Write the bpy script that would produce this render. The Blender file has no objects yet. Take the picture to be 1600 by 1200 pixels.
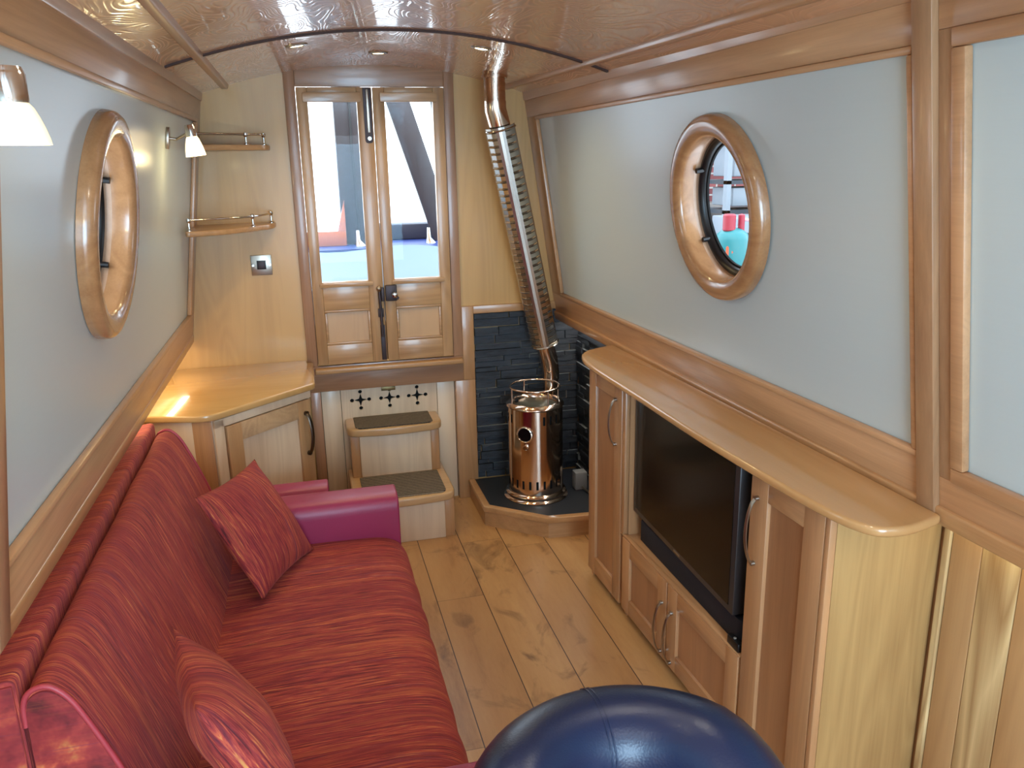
import bpy, bmesh, math, random
from mathutils import Vector, Matrix
random.seed(7)
PI = math.pi
SC = bpy.context.scene
COL = SC.collection

# ------------------------------------------------------------------ camera
def norm(v): return Vector(v).normalized()
F_PX = 1270.0
def ray0(u, v): return Vector(((u-800)/F_PX, -(v-600)/F_PX, -1.0))
d_ = ray0(460, 258); p2_ = ray0(1460, 238.5)
Yc = d_.normalized(); Zc = p2_.cross(Yc).normalized()
if Zc.y < 0: Zc = -Zc
Xc = Yc.cross(Zc)
cam = bpy.data.cameras.new('camera'); cam_o = bpy.data.objects.new('camera', cam); COL.objects.link(cam_o)
cam.sensor_width = 36.0; cam.lens = F_PX/1600*36.0; cam.clip_start = 0.02; cam.clip_end = 200
M = Matrix((Xc, Yc, Zc)).to_4x4()
M.translation = Vector((0, 0, 1.52))
cam_o.matrix_world = M
SC.camera = cam_o

# ------------------------------------------------------------------ world, exposure
SC.view_settings.view_transform = 'Standard'; SC.view_settings.look = 'None'
SC.view_settings.gamma = 1; SC.view_settings.exposure = 0.5; SC.view_settings.use_curve_mapping = False
W = bpy.data.worlds.new('sky'); SC.world = W; W.use_nodes = True
wn = W.node_tree; bg = wn.nodes['Background']
tc = wn.nodes.new('ShaderNodeTexCoord'); sx = wn.nodes.new('ShaderNodeSeparateXYZ'); rp = wn.nodes.new('ShaderNodeValToRGB')
wn.links.new(tc.outputs['Generated'], sx.inputs[0]); wn.links.new(sx.outputs['Z'], rp.inputs[0])
rp.color_ramp.elements[0].position = 0.0; rp.color_ramp.elements[0].color = (0.62, 0.68, 0.74, 1)
rp.color_ramp.elements[1].position = 0.08; rp.color_ramp.elements[1].color = (0.84, 0.93, 1.0, 1)
wn.links.new(rp.outputs[0], bg.inputs['Color']); bg.inputs['Strength'].default_value = 4.5

def light(name, kind, loc, energy, color, size=.1, rot=None, spot=None, size_y=None):
    l = bpy.data.lights.new(name, kind); o = bpy.data.objects.new(name, l); COL.objects.link(o)
    l.energy = energy; l.color = color; o.location = loc
    if rot: o.rotation_euler = rot
    if kind == 'AREA':
        l.size = size
        if size_y: l.shape = 'RECTANGLE'; l.size_y = size_y
    elif kind in ('POINT', 'SPOT'): l.shadow_soft_size = size
    if kind == 'SPOT': l.spot_size = spot or 2.0; l.spot_blend = 1.0
    return o
WARM = (1.0, 0.80, 0.40); LEDC = (1.0, 0.86, 0.44)
XC = 0.324
def arc_z(x): return 1.899 - (x-XC)**2/3.94
# ceiling downlights: the three in the picture and unseen fill spots added further back
SPOTS = [(0.037, 2.78), (0.32, 3.10), (0.62, 2.77)]
FILL_SPOTS = [(0.037, 1.15), (0.62, 1.15), (0.037, 0.0), (0.62, 0.0)]
for i, (x, y) in enumerate(SPOTS):
    light('downlight_and_fill', 'SPOT', (x, y, arc_z(x)-.03), 6.5 , WARM, .03, spot=2.5)
for i, (x, y) in enumerate(FILL_SPOTS):
    light('downlight_and_fill', 'SPOT', (x, y, arc_z(x)-.03), 5.0, (1, .90, .74), .03, spot=2.6)
# added area fill for the cool daylight from the unseen stern behind
light('stern_daylight_fill', 'AREA', (.32, -1.12, 1.15), 44, (0.39, 0.71, 1.0), 1.3, (PI/2, 0, 0), size_y=1.1)

# ------------------------------------------------------------------ helpers
def lin(c):
    def f(v):
        v /= 255.0
        return v/12.92 if v <= .04045 else ((v+.055)/1.055)**2.4
    return (f(c[0]), f(c[1]), f(c[2]), 1)

class NT:
    def __init__(s, name):
        s.m = bpy.data.materials.new(name); s.m.use_nodes = True; s.t = s.m.node_tree
        s.b = s.t.nodes['Principled BSDF']; s.out = s.t.nodes['Material Output']
    def n(s, typ, **kw):
        nd = s.t.nodes.new(typ)
        for k, v in kw.items():
            if k.startswith('i_'):
                key = k[2:]; key = int(key) if key.isdigit() else key.replace('_', ' ')
                nd.inputs[key].default_value = v
            else: setattr(nd, k, v)
        return nd
    def l(s, a, b): s.t.links.new(a, b)
    def math(s, op, a, b=None, c=None):
        nd = s.t.nodes.new('ShaderNodeMath'); nd.operation = op
        for i, v in enumerate((a, b, c)):
            if v is None: continue
            if isinstance(v, (int, float)): nd.inputs[i].default_value = v
            else: s.l(v, nd.inputs[i])
        return nd.outputs[0]
    def mix(s, fac, a, b, mode='MIX'):
        nd = s.t.nodes.new('ShaderNodeMix'); nd.data_type = 'RGBA'; nd.blend_type = mode
        for key, v in ((0, fac), (6, a), (7, b)):
            if isinstance(v, (int, float, tuple)): nd.inputs[key].default_value = v
            else: s.l(v, nd.inputs[key])
        return nd.outputs[2]
    def ramp(s, fac, *st):
        nd = s.t.nodes.new('ShaderNodeValToRGB'); e = nd.color_ramp.elements
        while len(e) < len(st): e.new(.5)
        for i, (p, c) in enumerate(st):
            e[i].position = p; e[i].color = c if isinstance(c, tuple) else (c, c, c, 1)
        s.l(fac, nd.inputs[0]); return nd.outputs[0]
    def coords(s, scale, rnd=True, out='Object'):
        t = s.n('ShaderNodeTexCoord'); mp = s.n('ShaderNodeMapping'); mp.inputs['Scale'].default_value = scale
        s.l(t.outputs[out], mp.inputs[0])
        if rnd:
            oi = s.n('ShaderNodeObjectInfo'); v = s.math('MULTIPLY', oi.outputs['Random'], 37.0)
            cb = s.n('ShaderNodeCombineXYZ'); [s.l(v, cb.inputs[i]) for i in range(3)]
            s.l(cb.outputs[0], mp.inputs['Location'])
        return mp.outputs[0]
    def noise(s, vec, scale=1, detail=3, rough=.5, dist=0):
        nd = s.n('ShaderNodeTexNoise'); s.l(vec, nd.inputs['Vector'])
        nd.inputs['Scale'].default_value = scale; nd.inputs['Detail'].default_value = detail
        nd.inputs['Roughness'].default_value = rough; nd.inputs['Distortion'].default_value = dist
        return nd.outputs['Fac']
    def bump(s, h, strength=.2, dist=.002):
        nd = s.n('ShaderNodeBump'); nd.inputs['Strength'].default_value = strength; nd.inputs['Distance'].default_value = dist
        s.l(h, nd.inputs['Height']); s.l(nd.outputs[0], s.b.inputs['Normal'])
    def set(s, **kw):
        for k, v in kw.items(): s.b.inputs[k.replace('_', ' ')].default_value = v
        return s

def plain(name, c, rough=.5, metal=0, coat=0, **kw):
    t = NT(name); t.set(Base_Color=lin(c), Roughness=rough, Metallic=metal, Coat_Weight=coat, **kw)
    v = t.coords((1, 1, 1)); nz = t.noise(v, 14, 3)
    t.l(t.mix(t.math('MULTIPLY', nz, .12), lin(c), lin(tuple(x*.75 for x in c))), t.b.inputs['Base Color'])
    return t.m

def wood(name, c1, c2, axis='y', rough=.33, coat=.35, figure=.5, streak=1.0, coat_r=.12):
    """varnished timber: long grain along the given axis"""
    def ds(c):
        l = .3*c[0]+.55*c[1]+.15*c[2]
        return tuple(v+(l-v)*.16 for v in c)
    c1, c2 = ds(c1), ds(c2)
    t = NT(name)
    lo, hi = 1.1, 11.0
    sc = {'x': (lo, hi, hi), 'y': (hi, lo, hi), 'z': (hi, hi, lo)}[axis]
    v = t.coords(sc)
    big = t.noise(v, .55, 2, .5, .3)
    fig = t.noise(v, .8, 1, .4, .5)
    rings = t.math('PINGPONG', t.math('MULTIPLY', fig, 9.0), .5)
    sc2 = {'x': (3, 160, 160), 'y': (160, 3, 160), 'z': (160, 160, 3)}[axis]
    fine = t.noise(t.coords(sc2), 1, 4, .7)
    f = t.math('ADD', t.math('MULTIPLY', big, 1.0), t.math('MULTIPLY', rings, figure*.7))
    f = t.math('ADD', f, t.math('MULTIPLY', fine, .5*streak))
    f = t.math('SUBTRACT', f, .25+.18*figure+.12*streak)
    col = t.ramp(f, (.18, lin(c1)), (.85, lin(c2)))
    t.l(col, t.b.inputs['Base Color'])
    t.set(Roughness=rough, Coat_Weight=coat, Coat_Roughness=coat_r)
    t.bump(fine, .12, .0006)
    return t.m

def finish(bm, smooth=False, bevel=0, seg=2, angle=30):
    bmesh.ops.remove_doubles(bm, verts=bm.verts, dist=1e-6)
    bmesh.ops.recalc_face_normals(bm, faces=bm.faces)
    if bevel:
        ed = [e for e in bm.edges if len(e.link_faces) == 2 and e.calc_face_angle(0) > math.radians(angle)]
        bmesh.ops.bevel(bm, geom=ed, offset=bevel, segments=seg, affect='EDGES', profile=.5, clamp_overlap=True)
    if smooth:
        for f in bm.faces: f.smooth = True
        for e in bm.edges:
            e.smooth = not (len(e.link_faces) == 2 and e.calc_face_angle(0) > math.radians(40))
    return bm

def wloc(o):
    p = Vector((0, 0, 0))
    while o: p += o.location; o = o.parent
    return p

def obj(name, bm, m, parent=None, label=None):
    me = bpy.data.meshes.new(name)
    if parent:
        off = wloc(parent)
        for v in bm.verts: v.co -= off
    bm.to_mesh(me); bm.free()
    if m: me.materials.append(m)
    o = bpy.data.objects.new(name, me); COL.objects.link(o)
    if parent: o.parent = parent
    if label: o['label'] = label
    return o

def thing(name, label, cat, loc=(0, 0, 0), group=None):
    o = bpy.data.objects.new(name, None); COL.objects.link(o); o.location = loc; o.empty_display_size = .05
    o['label'] = label; o['category'] = cat
    if group: o['group'] = group
    return o
def tag(o, label, cat, group=None):
    o['label'] = label; o['category'] = cat
    if group: o['group'] = group
    return o
def struct(name, bm, m, parent=None, label=None):
    o = obj(name, bm, m, parent)
    if not parent: o['kind'] = 'structure'
    if label: o['label'] = label
    return o

def add_hexa(bm, P):
    """P: 8 points, 0-3 one end loop, 4-7 the other"""
    v = [bm.verts.new(Vector(p)) for p in P]
    for q in ((0, 1, 2, 3), (7, 6, 5, 4), (0, 4, 5, 1), (1, 5, 6, 2), (2, 6, 7, 3), (3, 7, 4, 0)):
        bm.faces.new([v[i] for i in q])
def box(x0, x1, y0, y1, z0, z1, bm=None, bevel=0, seg=2):
    bm2 = bmesh.new()
    add_hexa(bm2, [(x0, y0, z0), (x1, y0, z0), (x1, y1, z0), (x0, y1, z0), (x0, y0, z1), (x1, y0, z1), (x1, y1, z1), (x0, y1, z1)])
    finish(bm2, smooth=bool(bevel), bevel=bevel, seg=seg)
    return merge(bm, bm2)
def merge(bm, bm2):
    if bm is None: return bm2
    me = bpy.data.meshes.new('tmp'); bm2.to_mesh(me); bm2.free(); bm.from_mesh(me); bpy.data.meshes.remove(me)
    return bm
def slab(fn, y0, y1, z0, z1, d0, d1, bm=None, bevel=0, seg=2):
    bm2 = bmesh.new()
    add_hexa(bm2, [fn(y0, z0, d0), fn(y1, z0, d0), fn(y1, z1, d0), fn(y0, z1, d0), fn(y0, z0, d1), fn(y1, z0, d1), fn(y1, z1, d1), fn(y0, z1, d1)])
    finish(bm2, smooth=bool(bevel), bevel=bevel, seg=seg)
    return merge(bm, bm2)
def prism(pts, off, bm=None, bevel=0, seg=2, smooth=True):
    """closed polygon extruded by a vector"""
    bm2 = bmesh.new(); off = Vector(off)
    a = [bm2.verts.new(Vector(p)) for p in pts]; b = [bm2.verts.new(Vector(p)+off) for p in pts]
    bm2.faces.new(a); bm2.faces.new(list(reversed(b)))
    n = len(a)
    for i in range(n): bm2.faces.new((a[i], a[(i+1) % n], b[(i+1) % n], b[i]))
    finish(bm2, smooth=smooth, bevel=bevel, seg=seg)
    return merge(bm, bm2)
def tube(pts, r, n=12, bm=None, closed=False, flat=1.0, up=None, caps=True):
    """round (or flattened) rod along a path; r may be a list"""
    bm2 = bmesh.new(); pts = [Vector(p) for p in pts]; N = len(pts)
    rs = r if isinstance(r, (list, tuple)) else [r]*N
    rings = []; prev = Vector(up) if up else None
    for i, p in enumerate(pts):
        if closed: t = pts[(i+1) % N]-pts[i-1]
        else: t = pts[min(i+1, N-1)]-pts[max(i-1, 0)]
        t.normalize()
        if prev is None: prev = Vector((0, 0, 1)) if abs(t.z) < .9 else Vector((1, 0, 0))
        a = prev-t*prev.dot(t)
        if a.length < 1e-6: a = t.orthogonal()
        a.normalize(); b = t.cross(a)
        if not up: prev = a
        rings.append([bm2.verts.new(p+(a*math.cos(2*PI*k/n)*flat+b*math.sin(2*PI*k/n))*rs[i]) for k in range(n)])
    for i in range(N if closed else N-1):
        A, B = rings[i], rings[(i+1) % N]
        for k in range(n): bm2.faces.new((A[k], A[(k+1) % n], B[(k+1) % n], B[k]))
    if not closed and caps:
        bm2.faces.new(rings[0]); bm2.faces.new(list(reversed(rings[-1])))
    finish(bm2, smooth=True)
    return merge(bm, bm2)
def lathe(prof, c, n=48, bm=None, axis='z', caps=False):
    """prof: (r, h) pairs around an axis through c"""
    bm2 = bmesh.new(); c = Vector(c); rings = []
    for r, h in prof:
        ring = []
        for k in range(n):
            a = 2*PI*k/n; p = Vector((r*math.cos(a), r*math.sin(a), h))
            ring.append(bm2.verts.new(p))
        rings.append(ring)
    for i in range(len(rings)-1):
        for k in range(n):
            bm2.faces.new((rings[i][k], rings[i][(k+1) % n], rings[i+1][(k+1) % n], rings[i+1][k]))
    if caps:
        bm2.faces.new(rings[0]); bm2.faces.new(list(reversed(rings[-1])))
    if axis == 'z': Mx = Matrix.Identity(3)
    else: Mx = Vector((0, 0, 1)).rotation_difference(Vector(axis)).to_matrix()
    for v in bm2.verts: v.co = Mx @ v.co + c
    finish(bm2, smooth=True)
    return merge(bm, bm2)
def arcpts(c, r, a0, a1, n, f=lambda u, v: (u, v, 0)):
    return [f(c[0]+r*math.cos(a0+(a1-a0)*i/n), c[1]+r*math.sin(a0+(a1-a0)*i/n)) for i in range(n+1)]
def round_poly(P, r, n=5):
    """2-D polygon with rounded corners; r scalar or per corner"""
    out = []; N = len(P)
    for i in range(N):
        p = Vector(P[i]); a = Vector(P[i-1]); b = Vector(P[(i+1) % N]); ri = r[i] if isinstance(r, (list, tuple)) else r
        if ri <= 0: out.append((p.x, p.y)); continue
        da = (a-p).normalized(); db = (b-p).normalized(); 
        s = min(ri, (a-p).length*.45, (b-p).length*.45)
        A = p+da*s; B = p+db*s
        for k in range(n+1):
            t = k/n; q = A*(1-t)**2+p*2*t*(1-t)+B*t*t; out.append((q.x, q.y))
    return out
def cut(bm, cutter):
    """subtract a cutter mesh from a mesh, once, with no helper object left behind"""
    a = obj('tmp_a', bm, None); b = obj('tmp_b', cutter, None)
    md = a.modifiers.new('b', 'BOOLEAN'); md.operation = 'DIFFERENCE'; md.object = b; md.solver = 'EXACT'
    bpy.context.view_layer.update()
    me = bpy.data.meshes.new_from_object(a.evaluated_get(bpy.context.evaluated_depsgraph_get()))
    r = bmesh.new(); r.from_mesh(me)
    ma, mb = a.data, b.data
    bpy.data.objects.remove(a); bpy.data.objects.remove(b)
    for m_ in (ma, mb, me): bpy.data.meshes.remove(m_)
    return r

# ------------------------------------------------------------------ materials
HON = wood('honey_oak_along', (198, 140, 84), (150, 98, 54), 'y')
HONX = wood('honey_oak_across', (196, 142, 88), (152, 102, 58), 'x')
HONZ = wood('honey_oak_upright', (196, 140, 86), (152, 100, 58), 'z')
TRIM = wood('oak_trim_along', (206, 148, 98), (158, 108, 66), 'y', figure=.35)
TRIMZ = wood('oak_trim_upright', (184, 134, 90), (138, 94, 60), 'z', figure=.35)
FRAMEZ = wood('door_frame_timber', (178, 126, 88), (132, 90, 62), 'z', figure=.3)
FRAMEX = wood('door_frame_timber_cross', (178, 126, 88), (132, 90, 62), 'x', figure=.6)
BULK = wood('pale_bulkhead_veneer', (212, 160, 86), (182, 132, 66), 'z', rough=.42, coat=.15, figure=.4, streak=.4)
PALEZ = wood('pale_oak_upright', (232, 202, 164), (204, 168, 130), 'z', rough=.42, coat=.2, figure=.5, streak=.6)
PALEX = wood('pale_oak_across', (212, 168, 118), (176, 132, 88), 'x', figure=.6)
DOORZ = wood('hatch_door_stile', (200, 150, 98), (154, 106, 62), 'z', figure=.9)
DOORX = wood('hatch_door_rail', (200, 150, 98), (158, 110, 66), 'x', figure=.9)
DOORP = wood('hatch_door_panel', (208, 158, 104), (180, 132, 84), 'z', figure=.3, streak=.4)
CABZ = wood('cabinet_oak_upright', (200, 142, 90), (154, 102, 62), 'z', figure=.4)
CABP = wood('cabinet_panel', (184, 124, 76), (140, 88, 52), 'z', figure=.35, streak=.8)
CABY = wood('cabinet_oak_rail', (200, 142, 90), (156, 104, 62), 'y', figure=.5)
WTOP = wood('worktop_oak', (206, 150, 88), (176, 122, 66), 'y', rough=.25, coat=.7, figure=.35, streak=.4, coat_r=.08)
SIDEP = wood('cabinet_end_panel', (190, 146, 84), (154, 110, 58), 'z', rough=.42, coat=.15, figure=.6)
STEPT = wood('step_tread_oak', (212, 164, 108), (180, 132, 80), 'x', figure=.5, streak=.5)
WHITE = None
def mk_white():
    t = NT('off_white_lining'); v = t.coords((1, 1, 1), rnd=False)
    n = t.noise(t.coords((6, 1.2, 60), rnd=False), 4, 3)
    t.l(t.mix(t.math('MULTIPLY', n, .2), lin((190, 200, 200)), lin((176, 187, 187))), t.b.inputs['Base Color'])
    t.set(Roughness=.30, Coat_Weight=.25, Coat_Roughness=.22); t.bump(n, .06, .001); return t.m
WHITE = mk_white()
def mk_ceiling():
    t = NT('varnished_grained_ceiling')
    v = t.coords((1.0, 1.0, 1.0), rnd=False)
    base = t.noise(t.coords((3.2, 1.25, 1), rnd=False), 1.5, 2, .42, .35)
    fr = t.math('PINGPONG', t.math('MULTIPLY', base, 44.0), .5)
    line = t.ramp(fr, (.04, 0.0), (.24, 1.0))
    tone = t.noise(v, 1.2, 3)
    c = t.mix(tone, lin((224, 172, 132)), lin((196, 146, 108)))
    c = t.mix(t.math('MULTIPLY', line, .16), lin((160, 116, 88)), c)
    c = t.mix(.75, c, t.mix(tone, lin((226, 176, 136)), lin((198, 148, 110))))
    t.l(t.math('ADD', t.math('MULTIPLY', line, .62), .38), t.b.inputs['Coat Weight'])
    t.l(c, t.b.inputs['Base Color'])
    t.set(Roughness=.30, Coat_Weight=1.0, Coat_Roughness=.06, Coat_IOR=1.6)
    nd = t.n('ShaderNodeBump'); nd.inputs['Strength'].default_value = .30; nd.inputs['Distance'].default_value = .0010
    t.l(line, nd.inputs['Height']); t.l(nd.outputs[0], t.b.inputs['Normal']); t.l(nd.outputs[0], t.b.inputs['Coat Normal'])
    return t.m
CEIL = mk_ceiling()
def mk_floor():
    t = NT('oak_plank_floor')
    tcn = t.n('ShaderNodeTexCoord'); s = t.n('ShaderNodeSeparateXYZ'); t.l(tcn.outputs['Object'], s.inputs[0])
    PW = .1713
    u = t.math('DIVIDE', t.math('ADD', s.outputs['X'], -.0205+PW*4), PW)
    pid = t.math('FLOOR', u); fu = t.math('FRACT', u)
    wn_ = t.n('ShaderNodeTexWhiteNoise', noise_dimensions='1D'); t.l(pid, wn_.inputs['W'])
    off = t.math('MULTIPLY', wn_.outputs['Value'], 1.25)
    w = t.math('DIVIDE', t.math('ADD', s.outputs['Y'], off), 1.25)
    pj = t.math('FLOOR', w); fw = t.math('FRACT', w)
    cid = t.math('ADD', t.math('MULTIPLY', pid, 7.31), t.math('MULTIPLY', pj, 3.77))
    wn2 = t.n('ShaderNodeTexWhiteNoise', noise_dimensions='1D'); t.l(cid, wn2.inputs['W'])
    cb = t.n('ShaderNodeCombineXYZ')
    t.l(t.math('ADD', t.math('MULTIPLY', s.outputs['X'], 9), t.math('MULTIPLY', cid, 5.1)), cb.inputs[0])
    t.l(t.math('MULTIPLY', s.outputs['Y'], 1.4), cb.inputs[1]); t.l(cid, cb.inputs[2])
    vec = cb.outputs[0]
    big = t.noise(vec, .9, 3, .5, .6); fine = t.noise(vec, 9, 5, .7, .4)
    cb2 = t.n('ShaderNodeCombineXYZ')
    t.l(t.math('ADD', t.math('MULTIPLY', s.outputs['X'], 5), cid), cb2.inputs[0]); t.l(t.math('MULTIPLY', s.outputs['Y'], 3.2), cb2.inputs[1]); t.l(cid, cb2.inputs[2])
    knot = t.noise(cb2.outputs[0], 1.15, 4, .6, 1.4)
    f = t.math('ADD', t.math('MULTIPLY', big, .8), t.math('MULTIPLY', fine, .35))
    col = t.ramp(f, (.3, lin((204, 160, 106))), (.62, lin((184, 138, 88))), (.85, lin((146, 100, 60))))
    col = t.mix(t.math('MULTIPLY', wn2.outputs['Value'], .35), col, lin((150, 104, 66)))
    col = t.mix(t.ramp(knot, (.57, 0.0), (.74, .75)), col, lin((98, 64, 40)))
    gap = t.math('MAXIMUM', t.math('LESS_THAN', fu, .018), t.math('MULTIPLY', t.math('LESS_THAN', fw, .0018), .6))
    col = t.mix(gap, col, lin((60, 34, 18)))
    t.l(col, t.b.inputs['Base Color']); t.set(Roughness=.38, Coat_Weight=.12, Coat_Roughness=.25)
    h = t.math('SUBTRACT', t.math('MULTIPLY', fine, .25), gap); t.bump(h, .35, .001)
    return t.m
FLOOR = mk_floor()
def mk_boards(name, seed, c1, c2):
    return wood(name, c1, c2, 'z', rough=.45, coat=.15, figure=1.6 if seed else .5, streak=.8)
def mk_fabric(name, tint=1.0, perp=False, end=False):
    """woven chenille with fine streaks running front to back; coloured bands follow y"""
    t = NT(name)
    v = t.coords((12, 420, 12) if not perp else (14, 340, 0), rnd=perp)
    wig = t.noise(t.coords((9, 9, 9), rnd=False), 1, 2)
    fine = t.noise(v, 1, 4, .65, .15)
    if end: v = t.coords((5, 5, 420), rnd=False)
    v2 = t.coords((2.2, 60, 0 if perp else 2.2) if not end else (4, 4, 150), rnd=perp); band = t.noise(v2, 1, 3, .6, .1)
    v3 = t.coords((1.2, 17, 1.2) if not end else (1.2, 1.2, 40), rnd=perp); wide = t.noise(v3, 1, 2, .5)
    c = t.ramp(fine, (.34, lin((54, 16, 22))), (.43, lin((120, 34, 38))), (.53, lin((162, 56, 52))), (.61, lin((200, 92, 62))), (.70, lin((226, 160, 84))))
    c = t.mix(t.ramp(band, (.54, 0.0), (.68, .6 if not end else .15)), c, lin((200, 104, 60)))  # orange bands weakened on end cloth: less blotchy, and darker for the shaded end
    c = t.mix(t.ramp(band, (.30, .55), (.42, 0.0)), c, lin((104, 48, 74)))
    c = t.mix(t.ramp(wide, (.40, .45), (.60, 0.0)), c, lin((128, 32, 42)))
    c = t.mix(.12, c, lin((150, 52, 50)))
    t.l(c, t.b.inputs['Base Color'])
    t.set(Roughness=.85, Sheen_Weight=.2, Sheen_Roughness=.4)
    t.b.inputs['Sheen Tint'].default_value = lin((220, 120, 110))
    t.bump(t.math('ADD', fine, t.math('MULTIPLY', band, .6)), .5, .002)
    return t.m
FAB = mk_fabric('red_striped_chenille'); FABE = mk_fabric('red_striped_end_cloth', end=True); FABC = mk_fabric('red_striped_cushion_cloth', perp=True)
def mk_leather(name, c, rough=.4):
    t = NT(name); v = t.coords((1, 1, 1)); vo = t.n('ShaderNodeTexVoronoi'); t.l(v, vo.inputs['Vector']); vo.inputs['Scale'].default_value = 260
    n = t.noise(v, 6, 3)
    t.l(t.mix(t.math('MULTIPLY', n, .35), lin(c), lin(tuple(x*.7 for x in c))), t.b.inputs['Base Color'])
    t.set(Roughness=rough, Coat_Weight=.1, Coat_Roughness=.3)
    t.bump(t.math('ADD', vo.outputs['Distance'], t.math('MULTIPLY', n, 3)), .12, .002); return t.m
PINK = mk_leather('raspberry_faux_leather', (158, 44, 84), .42)
PIPE = mk_leather('red_piping', (176, 60, 70), .5)
NAVY = mk_leather('navy_black_leather', (12, 32, 66), .34)
CHROME = plain('polished_steel', (214, 208, 200), .14, 1.0)
STEEL = plain('polished_stove_steel', (222, 200, 182), .13, 1.0)
GUARD = plain('satin_steel_guard', (196, 192, 184), .27, 1.0)
NICKEL = plain('brushed_nickel', (170, 160, 148), .32, 1.0)
BRONZE = plain('dark_pewter_handle', (96, 84, 74), .35, 1.0)
OLDM = plain('tarnished_iron', (74, 64, 66), .5, .7)
BRASS = plain('aged_brass', (136, 118, 80), .4, .8)
BLACK = plain('satin_black', (14, 15, 18), .35)
PIT = plain('dark_void', (6, 6, 7), .9)
SCREEN = plain('dark_glass_screen', (10, 9, 10), .16, 0, 0, Specular_IOR_Level=.22)
BEZEL = plain('dark_bezel', (46, 42, 42), .35)
SBAR = plain('navy_grille_cloth', (12, 18, 32), .7)
SLATET = plain('slate_hearth_tile', (40, 44, 52), .45)
DARKT = plain('dark_ceiling_bead', (62, 34, 24), .7)
GREYBOX = plain('grey_plastic', (138, 140, 142), .5)
def mk_slate():
    t = NT('split_slate'); v = t.coords((1, 1, 1), rnd=False)
    n = t.noise(t.coords((9, 9, 40), rnd=False), 2, 6, .7)
    c = t.ramp(n, (.35, lin((20, 23, 29))), (.56, lin((42, 48, 57))))
    t.l(c, t.b.inputs['Base Color']); t.set(Roughness=.5); t.bump(n, .7, .006); return t.m
SLATE = mk_slate()
SLEDGE = plain('chipped_slate_edge', (118, 126, 134), .6)
def mk_mat():
    t = NT('ribbed_carpet_mat'); s = t.n('ShaderNodeSeparateXYZ'); tcn = t.n('ShaderNodeTexCoord'); t.l(tcn.outputs['Object'], s.inputs[0])
    n = t.noise(t.coords((30, 60, 30), rnd=False), 4, 3)
    a = t.math('PINGPONG', t.math('ADD', t.math('MULTIPLY', s.outputs['Y'], 58), t.math('MULTIPLY', n, .35)), .5)
    t.l(t.ramp(a, (.1, lin((48, 42, 38))), (.42, lin((138, 124, 108)))), t.b.inputs['Base Color'])
    t.set(Roughness=.95); t.bump(a, .8, .004); return t.m
CARPET = mk_mat()
def mk_glass(name, tint=(1, 1, 1, 1)):
    t = NT(name); tr = t.n('ShaderNodeBsdfTransparent'); tr.inputs[0].default_value = tint
    gl = t.n('ShaderNodeBsdfGlossy'); gl.inputs['Roughness'].default_value = .02
    lw = t.n('ShaderNodeLayerWeight'); lw.inputs['Blend'].default_value = .5; mx = t.n('ShaderNodeMixShader')
    t.l(t.math('ADD', t.math('MULTIPLY', t.math('POWER', lw.outputs['Facing'], 5.0), .7), .010), mx.inputs[0]); t.l(tr.outputs[0], mx.inputs[1]); t.l(gl.outputs[0], mx.inputs[2]); t.l(mx.outputs[0], t.out.inputs[0]); return t.m
GLASS = mk_glass('window_glass', (.93, .97, 1, 1))
def emit(name, c, s, base=(255, 240, 215)):
    t = NT(name); t.set(Base_Color=lin(base), Roughness=.4); t.b.inputs['Emission Color'].default_value = lin(c); t.b.inputs['Emission Strength'].default_value = s; return t.m
LAMPGL = emit('lit_opal_glass_far', (255, 226, 170), 2.6)
LAMPGN = emit('lit_opal_glass_near', (255, 226, 176), .55, (240, 226, 196))
SPOTG = emit('lit_downlight_lens', (255, 232, 180), 9)
LED = emit('warm_led_strip', (255, 222, 130), 3)

# ------------------------------------------------------------------ the shell
YF, YB = 3.5, -1.2
def RW(y, z, d=0):      # right lining: leans inward above the gunwale, d = distance into the cabin
    return Vector((1.10+.027*(3.5-y)-.1444*(z-.9)-d, y, z-.14*d))
def LW(y, z, d=0):
    return Vector((-.465-.010*(3.5-y)+.1444*(z-.9)+d, y, z-.14*d))
def RL(y, z, d=0): return Vector((1.205+.027*(3.5-y)-d, y, z))
def LL(y, z, d=0): return Vector((-.567-.010*(3.5-y)+d, y, z))

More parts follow.
